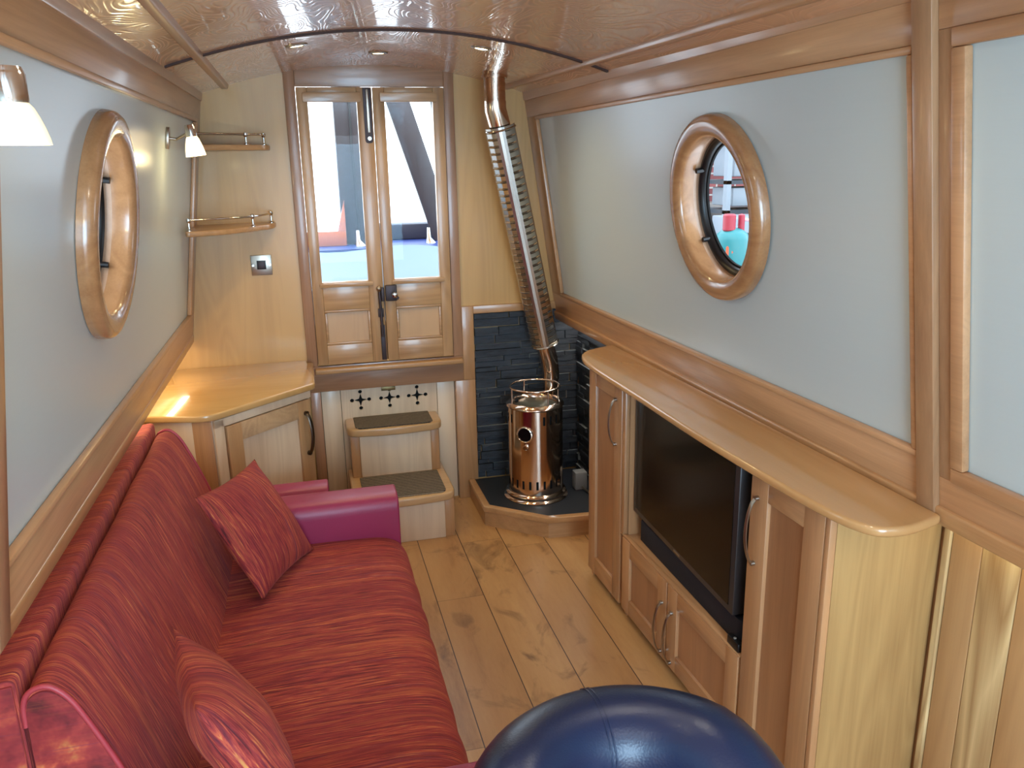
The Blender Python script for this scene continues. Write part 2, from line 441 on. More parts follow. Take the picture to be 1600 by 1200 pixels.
def lining(fn, holes, y0, y1, z0, z1, th=.028):
    """leaning side lining with round holes for the portholes"""
    bm = bmesh.new()
    cuts = [y0]+[v for (yc, zc, r) in holes for v in (yc-.4, yc+.4)]+[y1]
    segs = list(zip(cuts[:-1], cuts[1:]))
    hi = 0
    for i, (a, b) in enumerate(segs):
        if i % 2 == 0:
            slab(fn, a, b, z0, z1, 0, -th, bm)
        else:
            yc, zc, r = holes[hi]; hi += 1; N = 64
            ins, outs = [], []
            for k in range(N):
                t = 2*PI*k/N+PI/4; cy, cz = math.cos(t), math.sin(t)
                ins.append((yc+r*cy, zc+r*cz))
                sy = (b-yc)/cy if cy > 1e-6 else ((a-yc)/cy if cy < -1e-6 else 1e9)
                sz = (z1-zc)/cz if cz > 1e-6 else ((z0-zc)/cz if cz < -1e-6 else 1e9)
                s = min(sy, sz); outs.append((yc+s*cy, zc+s*cz))
            # keep the four corners exact
            cor = [(b, z1), (a, z1), (a, z0), (b, z0)]
            for (qy, qz) in cor:
                ang = math.atan2(qz-zc, qy-yc) % (2*PI)
                k = min(range(N), key=lambda k: abs(((2*PI*k/N+PI/4) % (2*PI))-ang)); outs[k] = (qy, qz)
            V = {}
            for nm, L in (('i', ins), ('o', outs)):
                for dd in (0, -th): V[nm, dd] = [bm.verts.new(fn(p[0], p[1], dd)) for p in L]
            for k in range(N):
                j = (k+1) % N
                bm.faces.new((V['i', 0][k], V['i', 0][j], V['o', 0][j], V['o', 0][k]))
                bm.faces.new((V['i', -th][k], V['i', -th][j], V['o', -th][j], V['o', -th][k]))
                bm.faces.new((V['i', 0][k], V['i', 0][j], V['i', -th][j], V['i', -th][k]))
    bmesh.ops.remove_doubles(bm, verts=bm.verts, dist=1e-5)
    return bm
PZ = 1.388
RPH = (1.975, PZ, .19); LPH = (1.945, 1.40, .19)
wr = struct('wall_right', lining(RW, [RPH], YB, YF+.06, .86, 1.86), WHITE, label='off-white panelled right side of the cabin with a porthole')
wl = struct('wall_left', lining(LW, [LPH], YB, YF+.06, .86, 1.86), WHITE, label='off-white panelled left side of the cabin with a porthole')
# lower sides below the gunwale, boarded
def boarded(fn, ya, yb, name, mats, side, parent):
    y = ya; i = 0
    return
bm = bmesh.new(); slab(RL, YB, YF+.06, 0, .88, -.001, -.03, bm); struct('lower_lining', bm, CABZ, wr)
bm = bmesh.new(); slab(LL, YB, YF+.06, 0, .88, -.001, -.03, bm); struct('lower_lining', bm, BULK, wl)
ASH = mk_boards('ash_board_pale', 1, (226, 192, 132), (170, 126, 74)); ASHB = mk_boards('ash_board_brown', 0, (200, 150, 94), (168, 118, 70))
yy = [1.288, 1.270, 1.195, 1.105, 1.02, .93, .84, .75, .66, .57, .48]
mats = [ASH, ASHB, ASH, ASHB, ASH, ASHB, ASHB, ASH, ASHB, ASH]
for i in range(len(yy)-1):
    bm = bmesh.new(); slab(RL, yy[i+1]+.001, yy[i]-.001, 0.0, .845, -.0005, .006 if i else .012, bm, bevel=.002)
    struct('lining_board', bm, mats[i], wr)
# gunwale shelves
bm = bmesh.new(); prism([RW(YB, .862, -.02), (RL(YB, .862, -.03)), (RL(YB, .85, -.03)), RW(YB, .85, -.02)], (-.027*(YF-YB), YF+.06-YB, 0), bm); struct('gunwale_underside', bm, HON, wr)
bm = bmesh.new(); prism([LW(YB, .862, -.02), (LL(YB, .862, -.03)), (LL(YB, .85, -.03)), LW(YB, .85, -.02)], (.010*(YF-YB), YF+.06-YB, 0), bm); struct('gunwale_underside', bm, HON, wl)

# floor
struct('floor', box(-.66, 1.36, YB, YF+.1, -.03, 0), FLOOR, label='oak plank floor with dark knots')
# ceiling
bm = bmesh.new(); N = 40; xs = [-.62+i*(1.30+.62)/N for i in range(N+1)]
ring = [[bm.verts.new((x, y, arc_z(x)+dz)) for x in xs] for (y, dz) in ((YB, 0), (YF+.06, 0), (YF+.06, .03), (YB, .03))]
for a in range(4):
    A, B = ring[a], ring[(a+1) % 4]
    for i in range(N): bm.faces.new((A[i], A[i+1], B[i+1], B[i]))
bm.faces.new([r[0] for r in ring]); bm.faces.new([r[-1] for r in ring])
finish(bm, smooth=True); struct('ceiling', bm, CEIL, label='arched varnished brown ceiling with swirling grain')

# front bulkhead
bm = bmesh.new()
box(-.64, .02, YF, YF+.035, 0, 1.97, bm); box(.625, 1.32, YF, YF+.035, 0, 1.97, bm)
box(.02, .625, YF, YF+.035, 1.82, 1.97, bm); box(.02, .625, YF, YF+.035, .585, .684, bm)
struct('wall_front', bm, BULK, label='pale veneered front bulkhead around the doors')
bm = bmesh.new()
box(-.66, -.12, YB-.035, YB, 0, 1.97, bm); box(.77, 1.36, YB-.035, YB, 0, 1.97, bm); box(-.12, .77, YB-.035, YB, 1.78, 1.97, bm)
struct('wall_back', bm, BULK, label='rear bulkhead with the open way to the stern, behind the camera')  # unseen; added with this opening to limit the stern daylight
# stepped locker front behind the steps
bm = bmesh.new(); box(-.05, .70, YF+.075, YF+.10, -.0, .60, bm); struct('wall_behind_steps', bm, PIT)

# ------------------------------------------------------------------ trims
tn = [0]
def trim(bm, m, label=None):
    tn[0] += 1; return struct('trim_%d' % tn[0], bm, m, label=label)
def frame_side(fn, ya, yb, zb, zt, mw, side):
    """moulding around one white panel"""
    bm = bmesh.new()
    slab(fn, ya-mw, yb+mw, zb-mw, zb, .0, .017, bm, bevel=.004); slab(fn, ya-mw, yb+mw, zt, zt+mw, .0, .017, bm, bevel=.004)
    slab(fn, ya-mw, ya, zb, zt, .0, .017, bm, bevel=.004); slab(fn, yb, yb+mw, zb, zt, .0, .017, bm, bevel=.004)
    return bm
for fn, yp, lab in ((RW, 1.277, 'right'), (LW, 1.258, 'left')):
    y1 = 3.365
    pz0, pz1 = .959, 1.684
    trim(frame_side(fn, yp, y1, pz0, pz1, .014, 0), TRIM, 'moulded oak edge around the %s porthole panel' % lab)
    bm = bmesh.new(); slab(fn, yp-.022, YF, .84, pz0-.014, 0, .011, bm, bevel=.002); trim(bm, TRIM, 'oak bottom rail under the %s panel' % lab)
    bm = bmesh.new(); slab(fn, yp-.022, YF, pz1+.014, 1.768, 0, .011, bm, bevel=.002); trim(bm, TRIM, 'oak top rail over the %s panel' % lab)
    bm = bmesh.new(); slab(fn, y1+.014, YF, pz0-.014, pz1+.014, 0, .011, bm, bevel=.002); trim(bm, TRIMZ, 'oak corner stile at the %s end of the bulkhead' % lab)
    bm = bmesh.new(); slab(fn, yp-.068, yp-.022, .845, 1.80, 0, .024, bm, bevel=.003); trim(bm, TRIMZ, 'upright oak post between the %s panels' % lab)
    ya, yb = -.9, yp-.130
    trim(frame_side(fn, ya, yb, pz0-.006, pz1, .030, 0), TRIM, 'wide moulded edge of the next %s panel' % lab)
    bm = bmesh.new(); slab(fn, YB, yp-.068, .84, pz0-.036, 0, .011, bm, bevel=.002); trim(bm, TRIM)
    bm = bmesh.new(); slab(fn, YB, yp-.068, pz1+.030, 1.768, 0, .011, bm, bevel=.002); trim(bm, TRIM)
    bm = bmesh.new(); slab(fn, yb+.030, yp-.068, pz0-.036, pz1+.030, 0, .011, bm, bevel=.002); trim(bm, TRIMZ)
    # nosing strip along the gunwale
    bm = bmesh.new(); slab(fn, YB, YF-.002, .824, .862, -.03, .020 if fn is RW else .014, bm, bevel=.006, seg=3); trim(bm, HON, 'rounded oak nosing along the %s gunwale' % lab)
    # cornice cover board and bead
    bm = bmesh.new(); slab(fn, YB, YF-.002, 1.766, 1.86, -.005, .016, bm, bevel=.003); trim(bm, TRIM, 'oak cornice board on the %s side' % lab)
# ceiling strips that run the length of the cabin, and the dark bead across
def strip(x0, taper):
    bm = bmesh.new(); pts = []
    xa = x0+taper*(YF-YB); z = arc_z
    P = []
    for (x, y) in ((xa, YB), (x0, YF-.002)):
        P.append([(x-.017, y, z(x-.017)+.004), (x+.017, y, z(x+.017)+.004), (x+.012, y, z(x)-.012), (x-.012, y, z(x)-.012)])
    add_hexa(bm, P[0]+P[1]); finish(bm, smooth=True, bevel=.004, seg=2); return bm
trim(strip(-.236, .0), TRIM, 'raised oak strip along the left of the ceiling'); trim(strip(.885, .027), TRIM, 'raised oak strip along the right of the ceiling')
bm = bmesh.new(); N = 30; A = []
for i in range(N+1):
    x = -.325+i*(1.0+.325)/N
    A.append([bm.verts.new((x, 2.57-.008, arc_z(x)+.003)), bm.verts.new((x, 2.57+.008, arc_z(x)+.003)), bm.verts.new((x, 2.57+.008, arc_z(x)-.006)), bm.verts.new((x, 2.57-.008, arc_z(x)-.006))])
for i in range(N):
    for k in range(4): bm.faces.new((A[i][k], A[i][(k+1) % 4], A[i+1][(k+1) % 4], A[i+1][k]))
bm.faces.new(A[0]); bm.faces.new(A[-1]); finish(bm); trim(bm, DARKT, 'dark bead crossing the arched ceiling')

# door surround on the bulkhead
bm = bmesh.new(); box(-.016, .027, YF-.014, YF, .684, 1.90, bm, bevel=.003); trim(bm, FRAMEZ, 'left upright of the door surround')
bm = bmesh.new(); box(.617, .659, YF-.014, YF, .684, 1.90, bm, bevel=.003); trim(bm, FRAMEZ, 'right upright of the door surround')
bm = bmesh.new(); box(.027, .617, YF-.013, YF, 1.817, 1.915, bm, bevel=.002); trim(bm, FRAMEX, 'arched header above the doors')
bm = bmesh.new(); box(-.016, .659, YF-.014, YF, .57, .684, bm, bevel=.002)
trim(bm, FRAMEX, 'cross rail under the doors')
bm = bmesh.new(); box(-.016, .027, YF-.014, YF+.05, 0, .57, bm, bevel=.002); trim(bm, FRAMEZ, 'left upright beside the steps')
bm = bmesh.new(); box(.621, .712, YF-.014, YF+.05, 0, .57, bm, bevel=.002); box(.659, .712, YF-.014, YF, .57, .905, bm, bevel=.002); trim(bm, HONZ, 'oak upright between steps and stove')
bm = bmesh.new(); box(.712, 1.20, YF-.014, YF, .870, .905, bm, bevel=.002); trim(bm, HONX, 'oak rail above the slate tiles')
bm = bmesh.new(); box(.012, .653, YF-.05, YF, .655, .678, bm, bevel=.006, seg=3); trim(bm, HONX, 'projecting oak sill below the doors')

# ------------------------------------------------------------------ portholes
def porthole(name, fn, yc, zc, label):
    side = -1 if fn is LW else 1
    c = fn(yc, zc, 0); n_in = (fn(yc, zc, 1)-fn(yc, zc, 0)).normalized()
    root = bpy.data.objects.new(name, None); COL.objects.link(root); root.location = c; root['kind'] = 'structure'; root['label'] = label
    ax = tuple(n_in)
    # timber ring, rounded on the inside face
    RO, RI = .243, .186
    prof = [(RI, -.02), (RI, .014), (RI+.002, .021), (RI+.007, .027), (RI+.015, .031), (RO-.022, .034), (RO-.009, .030), (RO-.002, .022), (RO, .010), (RO, -.001), (RI, -.02)]
    obj('surround_ring', lathe(prof, c, 96, axis=ax), RINGW, root)
    obj('liner_tube', lathe([(.188, -.062), (.188, 0.0), (.1895, 0.0), (.1895, -.062), (.188, -.062)], c, 96, axis=ax), LINER, root)
    fr = obj('window_frame', lathe([(.169, -.060), (.169, -.048), (.172, -.038), (.178, -.034), (.187, -.036), (.188, -.060), (.169, -.060)], c, 96, axis=ax), BLACK, root, 'black metal frame')
    obj('rubber_seal', lathe([(.164, -.058), (.164, -.052), (.169, -.050), (.170, -.058), (.164, -.058)], c, 96, axis=ax), PIT, root)
    obj('pane', lathe([(.0001, -.053), (.167, -.053), (.167, -.057), (.0001, -.057)], c, 96, axis=ax), GLASS, root)
    Mx = Vector((0, 0, 1)).rotation_difference(Vector(ax)).to_matrix()
    up = (fn(yc, zc+1, 0)-fn(yc, zc, 0)).normalized(); yv = n_in.cross(up)
    for a in (.55, 2.6, 3.75, 5.7):
        p = c+(up*math.sin(a)+yv*math.cos(a))*.178-n_in*.031
        obj('catch', tube([p-n_in*.01, p+n_in*.012], .007, 12), BLACK, root)
    # outer skin of the hull around the hole
    obj('hull_collar', lathe([(.1885, -.064), (.30, -.064), (.30, -.028), (.1895, -.028), (.1885, -.064)], c, 64, axis=ax), PIT, root)
    return root
RINGW = wood('porthole_ring_timber', (190, 132, 80), (146, 92, 52), 'y', rough=.25, coat=.7, figure=.6)
LINER = wood('porthole_liner_timber', (206, 162, 126), (176, 128, 94), 'y', rough=.3, coat=.5, figure=.4)
porthole('window_1', RW, RPH[0], RPH[1], 'round porthole in the right wall with an oak surround')
porthole('window_2', LW, LPH[0], LPH[1], 'round porthole in the left wall with an oak surround')

# ------------------------------------------------------------------ bulkhead doors
def hatch_door(name, x0, x1, gx0, gx1, label, lock_side):
    z0, z1 = .690, 1.815; y0, y1 = YF-.022, YF+.008
    r = bpy.data.objects.new(name, None); COL.objects.link(r); r.location = ((x0+x1)/2, YF, z0); r['kind'] = 'structure'; r['label'] = label
    obj('stile', box(x0+.001, gx0, y0, y1, z0, z1, bevel=.003), DOORZ, r); obj('stile', box(gx1, x1-.001, y0, y1, z0, z1, bevel=.003), DOORZ, r)
    obj('top_rail', box(gx0, gx1, y0+.001, y1, 1.764, z1, bevel=.002), DOORX, r)
    obj('middle_rail', box(gx0, gx1, y0+.001, y1, .925, 1.043, bevel=.002), DOORX, r)
    obj('bottom_rail', box(gx0, gx1, y0+.001, y1, z0, .775, bevel=.002), DOORX, r)
    obj('panel', box(gx0, gx1, y0+.012, y1-.004, .775, .925), DOORP, r)
    bm = bmesh.new(); w = .011
    for (a, b, c, d) in ((gx0, gx1, .775, .775+w), (gx0, gx1, .925-w, .925), (gx0, gx0+w, .775+w, .925-w), (gx1-w, gx1, .775+w, .925-w)):
        box(a, b, y0+.002, y0+.013, c, d, bm, bevel=.003)
    obj('panel_bead', bm, DOORX, r)
    obj('pane', box(gx0, gx1, YF-.004, YF, 1.043, 1.764), GLASS, r)
    bm = bmesh.new(); P = round_poly([(gx0-.020, 1.758), (gx1+.016, 1.758), (gx1+.016, 1.795), (gx0-.020, 1.795)], .006, 3)
    prism([(p[0], y0-.012, p[1]) for p in P], (0, .012, 0), bm, bevel=.002); obj('blind_batten', bm, DOORX, r)
    bm = bmesh.new(); P = round_poly([(gx0-.012, 1.022), (gx1+.018, 1.022), (gx1+.018, 1.040), (gx0-.012, 1.040)], .003, 2)
    prism([(p[0], y0-.008, p[1]) for p in P], (0, .008, 0), bm, bevel=.002); obj('glazing_batten', bm, DOORX, r)
    return r
dl = hatch_door('door_1', .027, .3245, .071, .262, 'left glazed timber hatch door with bolts', 1)
dr = hatch_door('door_2', .3255, .616, .373, .569, 'right glazed timber hatch door with the rim lock', 0)
yk = YF-.022
# upper bolt
b = obj('upper_bolt', prism([(p[0], yk-.004, p[1]) for p in round_poly([(.287, 1.600), (.319, 1.600), (.319, 1.812), (.287, 1.812)], [.014, .014, .002, .002], 5)], (0, .004, 0), bevel=.001), OLDM, dl, 'dark iron bolt plate with a bright slide')
obj('slide', box(.298, .310, yk-.012, yk-.004, 1.64, 1.806, bevel=.002), NICKEL, b)
obj('screw', tube([(.304, yk-.012, 1.618), (.304, yk-.002, 1.618)], .008, 16), NICKEL, b)
# lower bolt
b = obj('lower_bolt', box(.300, .320, yk-.006, yk, .696, .85, bevel=.002), OLDM, dl, 'dark iron lower bolt')
obj('slide', tube([(.308, yk-.012, .80), (.304, yk-.012, 1.00)], .006, 12), OLDM, b)
obj('bracket', box(.295, .318, yk-.013, yk, .885, .922, bevel=.002), OLDM, b)
obj('bolt_knob', lathe([(.001, -.008), (.008, -.008), (.012, -.002), (.012, .004), (.006, .010), (.001, .011)], (.303, yk-.014, 1.008), 20, axis=(0, -1, 0)), NICKEL, b)
# rim lock
b = obj('rim_lock', box(.330, .378, yk-.018, yk, .953, 1.020, bevel=.003), OLDM, dr, 'dark iron rim lock')
obj('keep', box(.3115, .3235, yk-.016, yk, .953, 1.012, bevel=.002), OLDM, b)
obj('lock_knob', lathe([(.001, .03), (.006, .03), (.012, .027), (.013, .022), (.009, .014), (.006, .008), (.006, 0)], (.366, yk-.017, .982), 20, axis=(0, -1, 0)), CHROME, b)
obj('snib', prism([(.372, yk-.030, .980), (.386, yk-.030, .968), (.380, yk-.030, .958), (.366, yk-.030, .970)], (0, .010, 0), bevel=.001), OLDM, b)

# ------------------------------------------------------------------ locker panel behind the steps, with cut-outs
def star(cx, cz, y):
    bm = bmesh.new(); P = []
    R_, r_ = .0279, .0068
    for k in range(4):
        a = PI/2*k
        for (rr, da) in ((R_, -.035), (R_, .035), (.0135, .40), (r_*1.5, PI/4), (.0135, PI/2-.40)):
            P.append((cx+rr*math.cos(a+da), y, cz+rr*math.sin(a+da)))
    prism(P, (0, .06, 0), bm, smooth=False)
    for k in range(4):
        a = PI/2*k; ox, oz = cx+.0375*math.cos(a), cz+.0375*math.sin(a)
        prism([(ox+.0088*math.cos(2*PI*j/16), y, oz+.0088*math.sin(2*PI*j/16)) for j in range(16)], (0, .06, 0), bm, smooth=False)
    return bm
vp = thing('vented_locker_panel', 'pale plywood panel behind the upper step, with three star-shaped vent cut-outs', 'panel', (.325, YF+.02, 0))
panel = box(.113, .538, YF+.02, YF+.030, 0, .568)
for cx in (.197, .325, .449):
    panel = cut(panel, star(cx, .510, YF+.0))
obj('panel_board', panel, PALEZ, vp)
obj('backing', box(.113, .538, YF+.045, YF+.05, 0, .568), PIT, vp)
obj('brass_plate', box(.290, .352, YF+.014, YF+.02, .545, .562, bevel=.001), BRASS, vp, 'small tarnished brass plate')
for (a, b_, lab) in ((.029, .111, 'left'), (.540, .619, 'right')):
    o = obj('locker_filler', box(a, b_, YF+.02, YF+.030, 0, .568, bevel=.001), PALEZ)
    tag(o, 'narrow pale plywood strip just %s of the star-cut panel' % lab, 'panel')

# ------------------------------------------------------------------ boarding steps
st = thing('boarding_steps', 'pale oak two-step unit with ribbed carpet pads below the glazed doors', 'steps', (.325, 3.3, 0))
def tread(z, yf, yb, x0, x1, th=.036):
    P = round_poly([(x0, yb), (x0, yf+.025), (.325, yf), (x1, yf+.025), (x1, yb)], [0, .05, .3, .05, 0], 7)
    return prism([(p[0], p[1], z-th) for p in P], (0, 0, th), bevel=.008, seg=3)
def matbm(z, yf, yb, x0, x1):
    P = round_poly([(x0, yb), (x0, yf), (x1, yf), (x1, yb)], [.004, .035, .035, .004], 6)
    return prism([(p[0], p[1], z) for p in P], (0, 0, .005), bevel=.0015, seg=1)
obj('riser', box(.165, .487, 3.104, 3.118, 0, .17, bevel=.002), PALEZ, st)
obj('side', box(.125, .165, 3.110, YF-.016, 0, .17, bevel=.002), HONZ, st); obj('side', box(.487, .528, 3.110, YF-.016, 0, .17, bevel=.002), HONZ, st)
obj('tread', tread(.205, 3.068, YF-.015, .118, .535), STEPT, st)
obj('carpet_pad', matbm(.205, 3.095, 3.352, .160, .498), CARPET, st, 'grey-brown ribbed carpet pad on the lower step')
obj('riser', box(.172, .478, 3.362, 3.376, .205, .395, bevel=.002), PALEZ, st)
obj('side', box(.134, .172, 3.368, YF-.016, .205, .395, bevel=.002), HONZ, st); obj('side', box(.478, .516, 3.368, YF-.016, .205, .395, bevel=.002), HONZ, st)
obj('tread', tread(.430, 3.325, YF+.018, .122, .532), STEPT, st)
obj('carpet_pad', matbm(.430, 3.345, 3.512, .158, .492), CARPET, st, 'grey-brown ribbed carpet pad on the upper step')

# ------------------------------------------------------------------ slate tiles and hearth
def slate_wall(fn, u0, u1, z0, z1):
    bm = bmesh.new(); z = z0
    while z < z1-.004:
        h = min(random.choice((.022, .027, .032, .038)), z1-z); u = u0-random.random()*.12
        while u < u1:
            w = random.uniform(.08, .26); a, b_ = max(u, u0), min(u+w, u1)
            if b_-a > .003:
                d = .003+random.random()*.015; nf = len(bm.faces); e = .0026; add_hexa(bm, [fn(a+.0006, z+.0006, 0), fn(b_-.0006, z+.0006, 0), fn(b_-.0006, z+h-.0006, 0), fn(a+.0006, z+h-.0006, 0), fn(a+e, z+e*.6, d), fn(b_-e, z+e*.6, d+random.uniform(-.002, .002)), fn(b_-e, z+h-e*.6, d), fn(a+e, z+h-e*.6, d)])
                bm.faces.ensure_lookup_table()
                for q in (2, 3, 4, 5):
                    if random.random() < (.55 if q in (2, 4) else .3): bm.faces[nf+q].material_index = 1
            u += w
        z += h
    finish(bm); return bm
o = obj('slate_tiling', slate_wall(lambda u, z, d: Vector((u, YF-.001-d, z)), .713, 1.205, .09, .869), SLATE)
o.data.materials.append(SLEDGE); tag(o, 'dark split-slate tiling on the bulkhead behind the stove', 'tiles')
o = obj('slate_tiling', slate_wall(lambda u, z, d: RL(u, z, .001+d), 2.66, YF-.022, .09, .845), SLATE)
o.data.materials.append(SLEDGE); tag(o, 'dark split-slate tiling on the side wall between stove and cabinet', 'tiles')
he = thing('hearth', 'raised angled oak hearth with a black slate top under the stove', 'hearth', (.93, 3.2, 0))
out = [(.664, YF-.016), (.664, 3.160), (.890, 2.963), (1.202, 2.935)]
inn = [(.694, YF-.016), (.694, 3.174), (.902, 2.994), (1.202, 2.966)]
bm = bmesh.new()
for i in range(3):
    a, b_, c_, d2 = out[i], out[i+1], inn[i+1], inn[i]
    add_hexa(bm, [(*a, .066), (*b_, .066), (*c_, .066), (*d2, .066), (*a, .092), (*b_, .092), (*c_, .092), (*d2, .092)])
finish(bm, smooth=True, bevel=.004, seg=3); obj('oak_rim', bm, HONX, he)
bm = bmesh.new()
ot = [(p[0]+.006, p[1]+.006) for p in out]
for i in range(3):
    a, b_, c_, d2 = ot[i], ot[i+1], inn[i+1], inn[i]
    add_hexa(bm, [(*a, 0), (*b_, 0), (*c_, 0), (*d2, 0), (*a, .066), (*b_, .066), (*c_, .066), (*d2, .066)])
finish(bm); obj('plinth', bm, HONX, he)
obj('slate_top', prism([(p[0], p[1], .07) for p in inn]+[(1.202, YF-.016, .07)], (0, 0, .018), smooth=False), SLATET, he)

# ------------------------------------------------------------------ stove
sx_, sy_ = .922, 3.245
sv = thing('stove', 'polished cylindrical steel stove with round window and top rail on the slate hearth', 'stove', (sx_, sy_, .088))
def slotted_cyl(r, c, zs, nseg, holes):
    """open cylinder; holes: list of (angle index set, row index)"""
    bm = bmesh.new(); rings = [[bm.verts.new((c[0]+r*math.cos(2*PI*k/nseg), c[1]+r*math.sin(2*PI*k/nseg), z)) for k in range(nseg)] for z in zs]
    for i in range(len(zs)-1):
        for k in range(nseg):
            if (i, k) in holes: continue
            bm.faces.new((rings[i][k], rings[i][(k+1) % nseg], rings[i+1][(k+1) % nseg], rings[i+1][k]))
    for f in bm.faces: f.smooth = True
    return bm
NS = 144; hs = set()
lo_slots = [k for k in range(0, NS, 6)]
for k in lo_slots:
    hs |= {(1, k), (1, (k+1) % NS)}
def ang_idx(a): return int(round((a % (2*PI))/(2*PI)*NS))
# front of the stove faces the camera: angle of the camera direction
camang = math.atan2(-sy_, -sx_)
for k in range(0, NS, 6):
    a = 2*PI*k/NS; d = (a-camang+PI) % (2*PI)-PI
    if not (-.95 < d < .12): hs |= {(3, k), (3, (k+1) % NS)}
obj('body', slotted_cyl(.120, (sx_, sy_), [.118, .150, .188, .440, .478, .508], NS, hs), STEEL, sv)
obj('inner_drum', lathe([(.109, .10), (.109, .505)], (sx_, sy_, 0), 64), PIT, sv)
obj('base_ring', lathe([(.115, .088), (.140, .088), (.142, .092), (.137, .098), (.131, .101), (.133, .112), (.127, .120), (.119, .124), (.10, .124)], (sx_, sy_, 0), 96), STEEL, sv)
obj('top_rim', lathe([(.121, .500), (.126, .506), (.123, .514), (.110, .522), (.100, .520), (.094, .512), (.092, .500)], (sx_, sy_, 0), 96), STEEL, sv)
obj('lid', lathe([(.0001, .512), (.075, .512), (.080, .508), (.094, .502)], (sx_, sy_, 0), 64), plain('grey_enamel', (92, 92, 84), .3, .3), sv, 'dull grey lid')
rail = obj('top_rail', tube([(sx_+.107*math.cos(2*PI*k/64), sy_+.107*math.sin(2*PI*k/64), .585) for k in range(64)], .0048, 12, closed=True), STEEL, sv)
for da in (-1.15, .55, 1.9, 3.6):
    a = camang+da; px, py = sx_+.107*math.cos(a), sy_+.107*math.sin(a)
    obj('rail_post', tube([(px, py, .512), (px, py, .583)], .0035, 10), STEEL, rail)
wa = camang-.38; wd = Vector((math.cos(wa), math.sin(wa), 0)); wc = Vector((sx_, sy_, .400))+wd*.112
w_ = obj('sight_window', lathe([(.026, .0), (.036, .0), (.038, .006), (.036, .013), (.032, .015), (.029, .012), (.028, .004)], wc, 48, axis=tuple(wd)), STEEL, sv)
obj('glass_disc', lathe([(.0001, .009), (.030, .009)], wc, 48, axis=tuple(wd)), SCREEN, w_)
a2 = camang-.35; d2 = Vector((math.cos(a2), math.sin(a2), 0)); cc = Vector((sx_, sy_, .345))+d2*.118
obj('control_lug', lathe([(.012, 0), (.012, .010), (.008, .014), (.0001, .014)], cc, 24, axis=tuple(d2)), STEEL, sv)
obj('lid_knob', lathe([(.007, 0), (.010, .006), (.009, .016), (.0001, .018)], (sx_-.075, sy_+.03, .51), 20), BLACK, sv)
# flue
fl = thing('flue_pipe', 'polished steel flue pipe with a slotted guard rising from the stove to the ceiling', 'flue', (1.04, 3.395, .40))
P0 = Vector((1.040, 3.395, .40)); P1 = Vector((1.040, 3.395, .60)); P2 = Vector((1.014, 3.385, .718)); P3 = Vector((.795, 3.262, 1.655)); P4 = Vector((.776, 3.25, 1.715)); P5 = Vector((.776, 3.25, 1.845))
obj('lower_pipe', tube([P0, P1], .035, 28), STEEL, fl)
obj('elbow', tube([P1-Vector((0, 0, .03)), P1, P1.lerp(P2, .5)+Vector((.004, 0, 0)), P2, P2+(P3-P2)*.05], [.039, .039, .040, .041, .041], 28), STEEL, fl)
obj('stove_outlet', tube([(1.040, 3.395, .43), (1.000, 3.35, .43)], .033, 24), STEEL, fl)
obj('long_pipe', tube([P2, P3], .041, 32), STEEL, fl)
obj('elbow', tube([P3-(P3-P2)*.08, P3, P4, P4+Vector((0, 0, .03))], [.0435, .0435, .0435, .0435], 32), STEEL, fl)
obj('top_pipe', tube([P4, P5+Vector((0, 0, .01))], .0415, 32), STEEL, fl)
obj('ceiling_collar', lathe([(.043, .03), (.0455, .03), (.0455, .012), (.050, .010), (.050, .0), (.042, 0)], (P5.x, P5.y, P5.z-.015), 40), STEEL, fl)
obj('joint_ring', tube([P5-Vector((0, 0, .040)), P5-Vector((0, 0, .034))], .0428, 32), STEEL, fl)
# slotted guard: folded sheet around the front of the pipe, slots with bent tabs
bm = bmesh.new(); ax = (P3-P2); L = ax.length; ax.normalize()
tocam = (Vector((0, 0, 1.2))-(P2+P3)/2); e1 = (tocam-ax*tocam.dot(ax)).normalized(); e2 = ax.cross(e1)
if e2.x < 0: e2 = -e2
def G(s, a, r): return P2+ax*s+(e1*math.cos(a)+e2*math.sin(a))*r
angs = [-1.7, -1.45, -1.15, -.66, -.30, -.10, .10, .30, .70, 1.15, 1.45, 1.7]
NR = 34; r_g = .060
s0, s1 = .02, L*1.0
for i in range(NR):
    a0_, a1_ = s0+(s1-s0)*i/NR, s0+(s1-s0)*(i+1)/NR; m1 = a0_+(a1_-a0_)*.30; m2 = a0_+(a1_-a0_)*.66
    for k in range(len(angs)-1):
        A_, B_ = angs[k], angs[k+1]
        slot = k in (2, 3, 8, 7) 
        for (u, v) in ((a0_, m1), (m1, m2), (m2, a1_)):
            if slot and u == m1:
                # bent-out tab
                if k in (2, 3, 7, 8):
                    q = [bm.verts.new(G(u, A_, r_g)), bm.verts.new(G(u, B_, r_g)), bm.verts.new(G(v-.002, B_, r_g+.007)), bm.verts.new(G(v-.002, A_, r_g+.007))]; bm.faces.new(q)
                continue
            q = [bm.verts.new(G(u, A_, r_g)), bm.verts.new(G(u, B_, r_g)), bm.verts.new(G(v, B_, r_g)), bm.verts.new(G(v, A_, r_g))]; bm.faces.new(q)
bmesh.ops.remove_doubles(bm, verts=bm.verts, dist=1e-5)
bmesh.ops.solidify(bm, geom=bm.faces[:], thickness=.0012)
obj('slotted_guard', bm, GUARD, fl)
for s in (s0, s1-.012):
    bm = bmesh.new()
    tube([G(s, a, r_g+.001) for a in [-1.7+3.4*i/20 for i in range(21)]], .004, 8, bm); obj('guard_band', bm, CHROME, fl)
